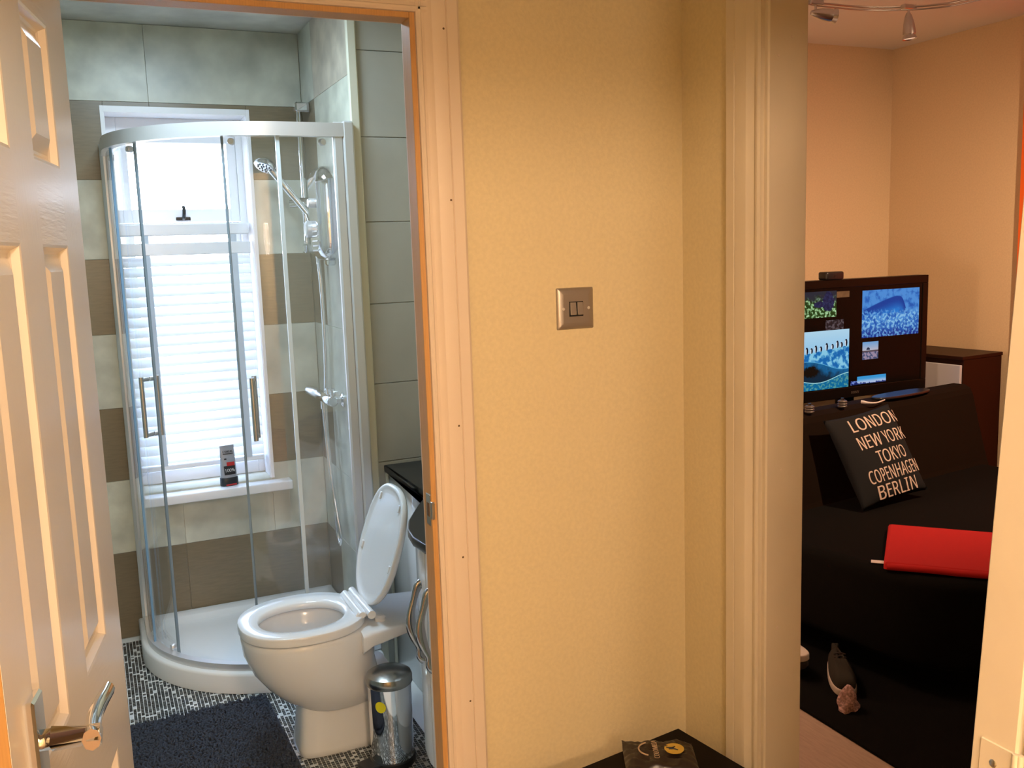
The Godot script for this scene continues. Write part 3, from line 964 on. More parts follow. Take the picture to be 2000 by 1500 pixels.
func shower() -> void:
	# tray
	var tray := thing("shower_tray", Vector3.ZERO, "white curved quadrant shower tray on the mosaic floor", "shower tray")
	var line := shower_line(-0.035)
	line[0] = Vector2(0.8845, -3.215)
	line[-1] = Vector2(0.07, -4.029)
	var out := PackedVector2Array(line)
	out.append(Vector2(0.8845, -4.029))
	var s := Shape.new()
	var rings := []
	for q in [[0.0, 0.002], [0.0, 0.066], [0.003, 0.074], [0.009, 0.078], [0.066, 0.078], [0.074, 0.074], [0.083, 0.058], [0.10, 0.052], [0.16, 0.0505]]:
		rings.append(s.at_inset(out, q[0], q[1]))
	s.loft(rings, Transform3D.IDENTITY, true, false, 50.0)
	obj("basin", s, M.acrylic, tray)
	s = Shape.new()
	s.lathe([Vector2(0.0, 0.0), Vector2(0.045, 0.0), Vector2(0.045, 0.006), Vector2(0.03, 0.010), Vector2(0, 0.010)], 20, Transform3D(Basis(), Vector3(0.74, 0.05, -3.86)))
	obj("drain", s, M.chrome, tray)
	# enclosure
	var e := thing("shower_enclosure", Vector3.ZERO, "curved glass shower enclosure with silver frame, its two sliding doors open", "shower enclosure")
	var mid := shower_line()
	var whole := 0.0
	for i in mid.size() - 1:
		whole += mid[i].distance_to(mid[i + 1])
	obj("top_rail", wall_of(stretch(mid, 0.03, whole - 0.03), 0.016, 1.946, 1.992), M.satin, e)
	obj("bottom_rail", wall_of(stretch(mid, 0.03, whole - 0.03), 0.014, 0.078, 0.104), M.satin, e)
	obj("wall_post", boxes([[Vector3(0.846, 0.078, -3.268), Vector3(0.885, 2.0, -3.232)], [Vector3(0.812, 0.078, -3.263), Vector3(0.848, 1.996, -3.237)]], 0.006), M.satin, e)
	obj("wall_post", boxes([[Vector3(0.087, 0.078, -4.029), Vector3(0.123, 2.0, -3.99)], [Vector3(0.092, 0.078, -3.992), Vector3(0.118, 1.996, -3.96)]], 0.006), M.satin, e)
	var a := obj("fixed_panel", wall_of(stretch(mid, 0.07, 0.262), 0.003, 0.10, 1.95), M.glass, e)
	obj("edge_strip", wall_of(stretch(mid, 0.255, 0.268), 0.0055, 0.10, 1.95), M.seal, a)
	var b := obj("fixed_panel", wall_of(stretch(mid, whole - 0.36, whole - 0.06), 0.003, 0.10, 1.95), M.glass, e)
	obj("edge_strip", wall_of(stretch(mid, whole - 0.363, whole - 0.357), 0.004, 0.10, 1.95), M.blue_edge, b)
	var inner := shower_line(0.02)
	var il := 0.0
	for i in inner.size() - 1:
		il += inner[i].distance_to(inner[i + 1])
	for k in 2:
		var from := 0.055 if k == 0 else 0.79
		var to := 0.438 if k == 0 else 1.17
		var door := obj("sliding_door", wall_of(stretch(inner, from, to), 0.003, 0.092, 1.952), M.glass, e)
		var lead := to if k == 0 else from
		var trail := from if k == 0 else to
		obj("edge_strip", wall_of(stretch(inner, lead - 0.0035, lead + 0.0035), 0.0045, 0.092, 1.952), M.glass_edge, door)
		obj("edge_strip", wall_of(stretch(inner, trail - 0.005, trail + 0.005), 0.0055, 0.092, 1.952), M.seal, door)
		var at: Array = stretch(inner, lead - 0.045 if k == 0 else lead + 0.04, (lead - 0.045 if k == 0 else lead + 0.04) + 0.004)
		var p: Vector2 = at[0]
		var n := (p - Vector2(0.635, -3.78)).normalized()
		var hs := Shape.new()
		for side in [1.0, -1.0]:
			var o: Vector3 = Vector3(n.x, 0, n.y) * side
			var root := Vector3(p.x, 0, p.y)
			hs.tube([root + Vector3(0, 0.925, 0) + o * 0.003, root + Vector3(0, 0.925, 0) + o * 0.032], 0.008, 10)
			hs.tube([root + Vector3(0, 1.125, 0) + o * 0.003, root + Vector3(0, 1.125, 0) + o * 0.032], 0.008, 10)
			hs.tube([root + Vector3(0, 0.915, 0) + o * 0.030, root + Vector3(0, 1.135, 0) + o * 0.030], 0.0085, 10)
		obj("handle", hs, M.brushed, door)
		for u in [lead + (0.03 if k else -0.03), trail + (-0.05 if k else 0.05)]:
			for y in [0.115, 1.93]:
				var q: Vector2 = stretch(inner, u, u + 0.003)[0]
				var nn := (q - Vector2(0.635, -3.78)).normalized()
				var rs := Shape.new()
				rs.lathe([Vector2(0, -0.012), Vector2(0.010, -0.012), Vector2(0.012, -0.008), Vector2(0.012, 0.006), Vector2(0.008, 0.010), Vector2(0, 0.010)], 12, along(Vector3(q.x, y, q.y), Vector3(q.x - nn.x, y, q.y - nn.y)))
				obj("roller", rs, M.satin, door)


func shower_fittings() -> void:
	# riser rail with hand shower
	var r := thing("shower_rail", Vector3(0.885, 0, -3.89), "chrome shower riser rail with slider on the shower side wall", "shower rail")
	var s := Shape.new()
	s.tube([Vector3(-0.045, 1.56, 0), Vector3(-0.045, 2.16, 0)], 0.0105, 14)
	obj("bar", s, M.chrome, r)
	for y in [1.575, 2.14]:
		s = Shape.new()
		s.box(Vector3(-0.062, y - 0.02, -0.022), Vector3(0, y + 0.02, 0.022), 0.007)
		obj("bracket", s, M.chrome, r)
	s = Shape.new()
	s.box(Vector3(-0.072, 1.735, -0.022), Vector3(-0.024, 1.78, 0.022), 0.008)
	s.tube([Vector3(-0.10, 1.757, -0.01), Vector3(-0.03, 1.757, 0.03)], 0.016, 12)
	obj("slider", s, M.chrome, r)
	var h := thing("hand_shower", Vector3(0.70, 1.893, -3.857), "chrome hand shower tilted in the slider of the riser rail", "shower head")
	var grip := smooth_path([Vector3(0.145, -0.185, 0.01), Vector3(0.125, -0.155, 0.005), Vector3(0.06, -0.07, 0), Vector3(0.018, -0.014, 0), Vector3(0.0, 0.012, 0)], 5)
	s = Shape.new()
	var rad := []
	for k in grip.size():
		rad.append(lerpf(0.0115, 0.017, float(k) / grip.size()))
	s.tube(grip, rad, 14)
	obj("grip", s, M.chrome, h)
	var axis := Vector3(-0.45, -0.86, 0.25).normalized()
	s = Shape.new()
	s.lathe([Vector2(0, -0.03), Vector2(0.018, -0.028), Vector2(0.038, -0.012), Vector2(0.045, 0.0), Vector2(0.045, 0.008), Vector2(0.041, 0.012), Vector2(0, 0.012)], 28, along(Vector3(-0.012, 0.012, 0), Vector3(-0.012, 0.012, 0) + axis))
	var head := obj("head", s, M.chrome, h)
	s = Shape.new()
	var base_x := along(Vector3(-0.012, 0.012, 0) + axis * 0.012, Vector3(-0.012, 0.012, 0) + axis)
	for k in 18:
		var rr: float = 0.012 if k < 6 else 0.027
		var t := TAU * k / (6 if k < 6 else 12)
		s.lathe([Vector2(0.0035, 0), Vector2(0.003, 0.003), Vector2(0, 0.0035)], 6, base_x * Transform3D(Basis(), Vector3(rr * cos(t), 0, rr * sin(t))))
	obj("nozzle", s, M.ink, head)
	# hose
	s = Shape.new()
	var hose := smooth_path([Vector3(0.838, 1.715, -3.845), Vector3(0.850, 1.62, -3.80), Vector3(0.858, 1.45, -3.765), Vector3(0.862, 1.15, -3.775), Vector3(0.855, 0.93, -3.79), Vector3(0.85, 0.70, -3.765), Vector3(0.852, 0.50, -3.70), Vector3(0.858, 0.40, -3.675), Vector3(0.858, 0.36, -3.695), Vector3(0.855, 0.40, -3.72), Vector3(0.85, 0.52, -3.715), Vector3(0.84, 0.75, -3.74), Vector3(0.835, 0.93, -3.745)], 10)
	s.tube(hose, 0.0075, 8)
	tag(obj("shower_hose", s, M.chrome), "chrome shower hose hanging in a long loop below the bar mixer", "hose")
	# electric heater box
	var box := thing("electric_shower", Vector3(0.885, 1.70, -3.57), "tall rounded chrome electric shower unit on the shower side wall", "shower unit")
	s = Shape.new()
	var out := round_rect(-0.105, -0.175, 0.105, 0.175, 0.07, 8)
	var rings := []
	for q in [[0.0, 0.0], [0.0, 0.045], [0.006, 0.062], [0.018, 0.074], [0.04, 0.083]]:
		var rr := PackedVector3Array()
		for p in s.at_inset(out, q[0], 0.0):
			rr.append(Vector3(-q[1], p.z, p.x))
		rings.append(rr)
	s.loft(rings, Transform3D.IDENTITY, true, false, 70.0)
	obj("case", s, M.chrome, box)
	for q in [[0.04, 0.02, 0.018], [-0.055, -0.055, 0.032]]:
		s = Shape.new()
		s.lathe([Vector2(0, 0), Vector2(q[2], 0), Vector2(q[2], 0.018), Vector2(q[2] * 0.8, 0.024), Vector2(0, 0.024)], 20, along(Vector3(-0.082, q[0], q[1]), Vector3(-0.2, q[0], q[1])))
		obj("dial", s, M.satin, box)
	s = Shape.new()
	for k in 6:
		s.box(Vector3(-0.0835, -0.14 + k * 0.018, -0.03), Vector3(-0.086, -0.134 + k * 0.018, 0.055), 0.001)
	obj("grille", s, M.satin, box)
	s = Shape.new()
	s.box(Vector3(-0.055, -0.195, 0.02), Vector3(-0.02, -0.17, 0.06), 0.006)
	obj("outlet", s, M.chrome, box)
	# bar mixer
	var m := thing("bar_mixer", Vector3(0.885, 0.975, -3.68), "chrome bar mixer valve with tapered lever on the shower side wall", "mixer tap")
	s = Shape.new()
	s.tube([Vector3(-0.05, 0, -0.13), Vector3(-0.05, 0, -0.125), Vector3(-0.05, 0, 0.10), Vector3(-0.05, 0, 0.105)], [0.016, 0.021, 0.021, 0.016], 18)
	obj("body", s, M.chrome, m)
	for z in [-0.075, 0.075]:
		s = Shape.new()
		s.lathe([Vector2(0, 0), Vector2(0.03, 0), Vector2(0.03, 0.008), Vector2(0.016, 0.014), Vector2(0.016, 0.05), Vector2(0, 0.05)], 18, along(Vector3(0, 0, z), Vector3(-1, 0, z)))
		obj("flange", s, M.chrome, m)
	s = Shape.new()
	s.tube([Vector3(-0.05, 0.0, -0.13), Vector3(-0.056, 0.004, -0.148), Vector3(-0.083, 0.016, -0.188), Vector3(-0.086, 0.017, -0.192)], [0.021, 0.022, 0.018, 0.014], 14)
	obj("lever", s, M.brushed, m)
	s = Shape.new()
	s.tube([Vector3(-0.05, -0.01, -0.065), Vector3(-0.05, -0.05, -0.065)], 0.0115, 12)
	obj("outlet", s, M.chrome, m)
	s = Shape.new()
	for z in [0.02, 0.098]:
		s = Shape.new()
		s.tube([Vector3(-0.05, 0.015, z), Vector3(-0.05, 0.045, z)], 0.006, 8)
		obj("knob", s, M.chrome, m)


# ---------------------------------------------------------------- toilet
func toilet() -> void:
	var t := thing("toilet", Vector3(0, 0, -2.815), "white back-to-wall toilet with seat down and lid raised", "toilet")
	var s := Shape.new()
	var rings := []
	# bowl: outside from the bottom up, over the rim, down the inside
	for q in [[0.148, 0.612, 0.115, 0.13, 0.098, 2.4], [0.16, 0.606, 0.128, 0.145, 0.108, 2.4], [0.19, 0.592, 0.158, 0.16, 0.128, 2.3], [0.23, 0.575, 0.18, 0.17, 0.146, 2.25], [0.28, 0.556, 0.197, 0.18, 0.162, 2.2], [0.34, 0.538, 0.203, 0.20, 0.174, 2.2], [0.385, 0.528, 0.198, 0.21, 0.178, 2.2], [0.400, 0.526, 0.196, 0.21, 0.178, 2.2], [0.406, 0.526, 0.190, 0.20, 0.172, 2.2], [0.406, 0.52, 0.148, 0.15, 0.130, 2.2], [0.395, 0.52, 0.138, 0.14, 0.120, 2.2], [0.33, 0.525, 0.13, 0.13, 0.11, 2.2], [0.27, 0.54, 0.105, 0.10, 0.085, 2.2], [0.225, 0.56, 0.06, 0.06, 0.05, 2.0], [0.215, 0.565, 0.03, 0.03, 0.025, 2.0]]:
		rings.append(ring_at(egg(q[1], 0, q[2], q[3], q[4], q[5]), q[0]))
	s.loft(rings, Transform3D.IDENTITY, true, false, 70.0)
	obj("bowl", s, M.ceramic, t)
	s = Shape.new()
	s.lathe([Vector2(0, 0.242), Vector2(0.075, 0.2425), Vector2(0.075, 0.241), Vector2(0, 0.24)], 24, Transform3D(Basis.from_scale(Vector3(1.0, 1, 0.8)), Vector3(0.55, 0, 0)))
	var water := base(0.8, 0.85, 0.86, 0.02)
	water.albedo_color.a = 0.3
	water.transparency = BaseMaterial3D.TRANSPARENCY_ALPHA
	obj("water", s, water, t)
	s = Shape.new()
	rings = []
	for q in [[0.0, 0.475, 0.09], [0.004, 0.472, 0.094], [0.02, 0.474, 0.09], [0.08, 0.482, 0.082], [0.15, 0.49, 0.078], [0.19, 0.51, 0.080], [0.235, 0.56, 0.085]]:
		var x1 := 0.78
		var xm: float = (q[1] + x1) / 2.0
		rings.append(ring_at(egg(xm, 0, xm - q[1], x1 - xm, q[2], 5.0), q[0]))
	s.loft(rings, Transform3D.IDENTITY, true, false, 60.0)
	obj("pedestal", s, M.ceramic, t)
	s = Shape.new()
	rings = []
	for q in [[0.668, 0.33, 0.404, 0.168], [0.70, 0.345, 0.405, 0.160], [0.75, 0.352, 0.405, 0.152], [0.82, 0.365, 0.404, 0.145], [0.90, 0.37, 0.404, 0.125], [0.938, 0.37, 0.404, 0.112]]:
		var rr := PackedVector3Array()
		var ym: float = (q[1] + q[2]) / 2.0
		for p in egg(0, 0, q[3], q[3], (q[2] - q[1]) / 2.0, 6.0, 40):
			rr.append(Vector3(q[0], ym + p.y, p.x))
		rings.append(rr)
	s.loft(rings, Transform3D.IDENTITY, true, false, 60.0)
	obj("deck", s, M.ceramic, t)
	# seat ring
	s = Shape.new()
	rings = []
	for q in [[0.0, 0.4125], [0.0, 0.422], [0.004, 0.430], [0.012, 0.435], [0.03, 0.4365], [0.6, 0.436], [0.9, 0.432], [0.97, 0.428], [1.0, 0.42], [1.0, 0.4125], [0.95, 0.4095], [0.5, 0.4085], [0.012, 0.4095]]:
		var rr := PackedVector3Array()
		var oo := egg(0.522, 0, 0.197, 0.19, 0.184, 2.25)
		var ii := egg(0.515, 0.0, 0.128, 0.132, 0.112, 2.15)
		for i in oo.size():
			var p := oo[i].lerp(ii[i], q[0])
			rr.append(Vector3(p.x, q[1], p.y))
		rings.append(rr)
	s.loft(rings, Transform3D.IDENTITY, true, true)
	var seat := obj("seat", s, M.ceramic, t)
	s = Shape.new()
	s.box(Vector3(0.665, 0.43, -0.105), Vector3(0.70, 0.447, 0.105), 0.005)
	s.tube([Vector3(0.71, 0.44, -0.12), Vector3(0.71, 0.44, 0.12)], 0.013, 14)
	s.tube([Vector3(0.683, 0.44, -0.108), Vector3(0.683, 0.44, 0.108)], 0.010, 14)
	obj("hinge", s, M.ceramic, seat)
	for z in [-0.085, 0.085]:
		var cap := Shape.new()
		cap.lathe([Vector2(0, 0), Vector2(0.018, 0), Vector2(0.018, 0.012), Vector2(0.012, 0.018), Vector2(0, 0.019)], 16, Transform3D(Basis(), Vector3(0.745, 0.404, z)))
		obj("hinge_cap", cap, M.ceramic, seat)
	# lid: made lying down from its hinge towards -x, then raised
	s = Shape.new()
	rings = []
	var o2 := egg(-0.185, 0, 0.20, 0.185, 0.178, 2.5)
	for i in o2.size():   # narrower towards the hinge
		o2[i].y *= 1.0 - 0.12 * pow(clampf((o2[i].x + 0.16) / 0.16, 0.0, 1.0), 1.5)
	for q in [[0.05, 0.026], [0.02, 0.025], [0.006, 0.022], [0.0, 0.015], [0.0, 0.004], [0.003, 0.0], [0.010, 0.0], [0.016, 0.003], [0.024, 0.006], [0.036, 0.007], [0.1, 0.0075]]:
		rings.append(s.at_inset(o2, q[0], q[1]))
	s.loft(rings, Transform3D.IDENTITY, true, false, 70.0)
	var lid := obj("lid", s, M.ceramic, t)
	lid.position = Vector3(0.712, 0.444, 0)
	lid.rotation.z = -deg_to_rad(108.5)
	for q in [[-0.33, -0.1], [-0.33, 0.1], [-0.15, -0.15], [-0.15, 0.15]]:
		var pad := Shape.new()
		pad.box(Vector3(q[0] - 0.012, 0.0, q[1] - 0.006), Vector3(q[0] + 0.012, 0.008, q[1] + 0.006), 0.002)
		obj("buffer", pad, M.ceramic, lid)


func bathroom_units() -> void:
	# bow-fronted worktop along the right wall
	var front := [Vector2(0.938, -3.266), Vector2(0.938, -2.84), Vector2(0.93, -2.79), Vector2(0.905, -2.735), Vector2(0.872, -2.68), Vector2(0.83, -2.605), Vector2(0.79, -2.53), Vector2(0.762, -2.45), Vector2(0.75, -2.37), Vector2(0.756, -2.29), Vector2(0.78, -2.20), Vector2(0.83, -2.10), Vector2(0.90, -1.99), Vector2(0.925, -1.95)]
	var poly := PackedVector2Array(front)
	poly.append(Vector2(1.19, -1.95))
	poly.append(Vector2(1.19, -3.266))
	var s := Shape.new()
	s.slab(poly, 0.745, 0.772, 0.004, Transform3D.IDENTITY, 2)
	tag(obj("worktop", s, M.worktop), "black bow-fronted worktop behind the raised toilet lid", "worktop")
	s = Shape.new()
	s.slab(PackedVector2Array([Vector2(0.952, -3.262), Vector2(0.952, -2.80), Vector2(1.185, -2.80), Vector2(1.185, -3.262)]), 0.0, 0.7445, 0.002, Transform3D.IDENTITY, 1)
	var u := thing("cistern_unit", Vector3.ZERO, "white glossy cistern cabinet behind the toilet", "cabinet")
	obj("body", s, M.unit_white, u)
	obj("filler_strip", boxes([[Vector3(0.94, 0.0, -3.268), Vector3(0.9515, 0.744, -3.258)]], 0.001), M.tile_trim, u)
	s = Shape.new()
	s.box(Vector3(0.945, 0.60, -2.84), Vector3(0.9515, 0.64, -2.80), 0.003)
	obj("flush_button", s, M.chrome, u)
	var v := thing("vanity_unit", Vector3.ZERO, "white glossy bow-fronted vanity cabinet with two wavy chrome handles, beside the pedal bin", "cabinet")
	var inner := PackedVector2Array()
	for p in front.slice(4, 13):
		inner.append(p + Vector2(0.042, 0.0))
	inner.append(Vector2(1.185, -1.99))
	inner.append(Vector2(1.185, -2.68))
	s = Shape.new()
	s.slab(inner, 0.0, 0.7445, 0.002, Transform3D.IDENTITY, 1)
	obj("body", s, M.unit_white, v)
	for k in 2:
		var line := []
		for p in front.slice(4, 13):
			line.append(p + Vector2(0.03, 0.0))
		var total := 0.0
		for i in line.size() - 1:
			total += line[i].distance_to(line[i + 1])
		var half := 0.362
		var piece := stretch(line, 0.004 if k == 0 else half + 0.002, half - 0.002 if k == 0 else total - 0.02)
		var d := obj("door", wall_of(piece, 0.009, 0.10, 0.735), M.unit_white, v)
		var at: Vector2 = stretch(line, half - 0.04 if k == 0 else half + 0.035, half + 0.06)[0]
		var b := Vector3(at.x - 0.009, 0, at.y)
		s = Shape.new()
		var wave := smooth_path([b + Vector3(0, 0.63, 0), b + Vector3(-0.012, 0.622, 0.0), b + Vector3(-0.024, 0.585, 0.0), b + Vector3(-0.035, 0.545, 0.0), b + Vector3(-0.035, 0.51, 0), b + Vector3(-0.026, 0.475, 0.0), b + Vector3(-0.014, 0.445, 0.0), b + Vector3(-0.012, 0.42, 0.0), b + Vector3(0, 0.408, 0)], 5)
		var rad := []
		for i in wave.size():
			var q := float(i) / (wave.size() - 1)
			rad.append(0.0095 + 0.006 * pow(absf(cos(q * TAU)), 2.0))
		s.tube(wave, rad, 10, Transform3D.IDENTITY, 0.6)
		obj("handle", s, M.dark_chrome, d)


func bathroom_small() -> void:
	# pedal bin
	var b := thing("pedal_bin", Vector3(0.728, 0, -2.605), "small chrome pedal bin with yellow sticker beside the toilet pedestal", "bin")
	var s := Shape.new()
	s.lathe([Vector2(0, 0), Vector2(0.068, 0), Vector2(0.070, 0.004), Vector2(0.070, 0.02), Vector2(0.066, 0.024), Vector2(0, 0.024)], 36)
	obj("base_ring", s, M.black_plastic, b)
	s = Shape.new()
	s.lathe([Vector2(0, 0.022), Vector2(0.0655, 0.022), Vector2(0.0655, 0.255), Vector2(0.06, 0.258), Vector2(0, 0.258)], 48)
	obj("body", s, M.chrome, b)
	s = Shape.new()
	s.lathe([Vector2(0, 0.256), Vector2(0.068, 0.256), Vector2(0.0705, 0.259), Vector2(0.0705, 0.276), Vector2(0.067, 0.286), Vector2(0.055, 0.293), Vector2(0.03, 0.299), Vector2(0, 0.301)], 48)
	obj("lid", s, M.steel_lid, b)
	s = Shape.new()
	var to := Vector2(-0.97, 0.22).normalized()
	s.slab(round_rect(-0.034, -0.02, 0.034, 0.05, 0.02, 5), 0.006, 0.02, 0.005, Transform3D(Basis(Vector3(to.y, 0, -to.x), Vector3.UP, Vector3(to.x, 0, to.y)), Vector3(to.x * 0.062, 0, to.y * 0.062)))
	obj("pedal", s, M.black_plastic, b)
	s = Shape.new()
	var v := PackedVector3Array()
	var g := PackedInt32Array()
	var pt := func(rr: float, t: float) -> Vector3:
		var ang := deg_to_rad(133.0) + rr * cos(t) / 0.066
		return Vector3(0.0661 * cos(ang), 0.205 + rr * sin(t), 0.0661 * sin(ang))
	for i in 24:
		var t0 := TAU * i / 24
		var t1 := TAU * (i + 1) / 24
		v.append_array([pt.call(0.0, 0.0), pt.call(0.0175, t0), pt.call(0.0175, t1)])
		g.append(0)
	s.put(v, g)
	var sticker := obj("sticker", s, M.yellow, b)
	sticker.set_meta("label", "round yellow sticker")
	# bath mat with tufts
	var mat := thing("bath_mat", Vector3(0.198, 0, -2.86), "dark navy shaggy bath mat on the mosaic floor in front of the toilet", "bath mat", deg_to_rad(1.6))
	s = Shape.new()
	s.slab(round_rect(-0.46, -0.335, 0.262, 0.50, 0.02), 0.0004, 0.012, 0.005)
	obj("backing", s, M.shag, mat)
	var tuft := Shape.new()
	tuft.tube([Vector3.ZERO, Vector3(0.001, 0.008, 0.001), Vector3(0.005, 0.014, 0.003), Vector3(0.007, 0.015, 0.004)], [0.0042, 0.0046, 0.0038, 0.0012], 5)
	var mm := MultiMesh.new()
	mm.transform_format = MultiMesh.TRANSFORM_3D
	mm.mesh = tuft.mesh()
	var places := []
	var z := -0.325
	while z < 0.49:
		var x := -0.45
		while x < 0.255:
			var k := rng.randf_range(0.75, 1.15)
			places.append(Transform3D(Basis(Vector3.UP, rng.randf() * TAU).scaled(Vector3(k, rng.randf_range(0.8, 1.2), k)), Vector3(x + rng.randf_range(-0.003, 0.003), 0.009, z + rng.randf_range(-0.003, 0.003))))
			x += 0.0075
		z += 0.0075
	mm.instance_count = places.size()
	for i in places.size():
		mm.set_instance_transform(i, places[i])
	var pile := MultiMeshInstance3D.new()
	pile.name = "pile"
	pile.multimesh = mm
	pile.material_override = M.shag
	pile.set_meta("kind", "stuff")
	mat.add_child(pile, true)
	# tube on the window sill
	var t := thing("toiletry_tube", Vector3(0.476, 0.591, -4.03), "grey toiletry tube with black cap standing on the window sill", "tube", deg_to_rad(10.0))
	s = Shape.new()
	var rings := []
	for q in [[0.036, 0.033, 0.021], [0.05, 0.034, 0.0205], [0.10, 0.032, 0.015], [0.15, 0.0305, 0.006], [0.163, 0.030, 0.0016], [0.172, 0.030, 0.0014]]:
		rings.append(ring_at(egg(0, 0, q[1], q[1], q[2], 2.3, 32), q[0]))
	s.loft(rings, Transform3D.IDENTITY, true, false, 60.0)
	var body := obj("body", s, M.grey_tube, t)
	s = Shape.new()
	rings = []
	for q in [[0.0, 0.036, 0.023], [0.002, 0.0375, 0.0245], [0.034, 0.037, 0.024], [0.036, 0.035, 0.022]]:
		rings.append(ring_at(egg(0, 0, q[1], q[1], q[2], 2.6, 32), q[0]))
	s.loft(rings, Transform3D.IDENTITY, true, false, 60.0)
	var cap := obj("cap", s, M.ink, t)
	obj("cap_stripe", boxes([[Vector3(-0.020, 0.003, 0.0235), Vector3(0.024, 0.009, 0.0252)]], 0.0005), M.red_print, cap)
	var face := func(y: float) -> float:
		return lerpf(0.0215, 0.0165, (y - 0.05) / 0.05) if y < 0.10 else lerpf(0.0165, 0.0045, (y - 0.10) / 0.06)
	var tilt := Basis(Vector3.RIGHT, -0.115)
	obj("printed_panel", boxes([[Vector3(-0.0235, -0.019, 0), Vector3(0.0235, 0.019, 0.0006)]]), M.ink, body).transform = Transform3D(tilt, Vector3(0, 0.068, face.call(0.068) - 0.0002))
	obj("red_panel", boxes([[Vector3(-0.010, -0.008, 0), Vector3(0.0225, 0.008, 0.0006)]]), M.red_print, body).transform = Transform3D(tilt, Vector3(0, 0.094, face.call(0.094)))
	text("100%", 0.013, M.white_paint, body, Transform3D(tilt, Vector3(0, 0.067, face.call(0.067) + 0.0008)), "lettering", 0.95)
	text("L'OREAL", 0.0085, M.ink, body, Transform3D(Basis(Vector3.RIGHT, -0.2), Vector3(0, 0.146, face.call(0.146) + 0.001)), "lettering", 0.95, 0.0006, true)
	obj("underline", boxes([[Vector3(-0.022, -0.0015, 0), Vector3(0.022, 0.0015, 0.0006)]]), M.ink, body).transform = Transform3D(Basis(Vector3.RIGHT, -0.2), Vector3(0, 0.137, face.call(0.137) + 0.0006))
	obj("mark", boxes([[Vector3(-0.005, -0.003, 0), Vector3(0.005, 0.003, 0.0006)]]), M.ink, body).transform = Transform3D(Basis(Vector3.RIGHT, -0.2), Vector3(-0.014, 0.116, face.call(0.116) + 0.0004))
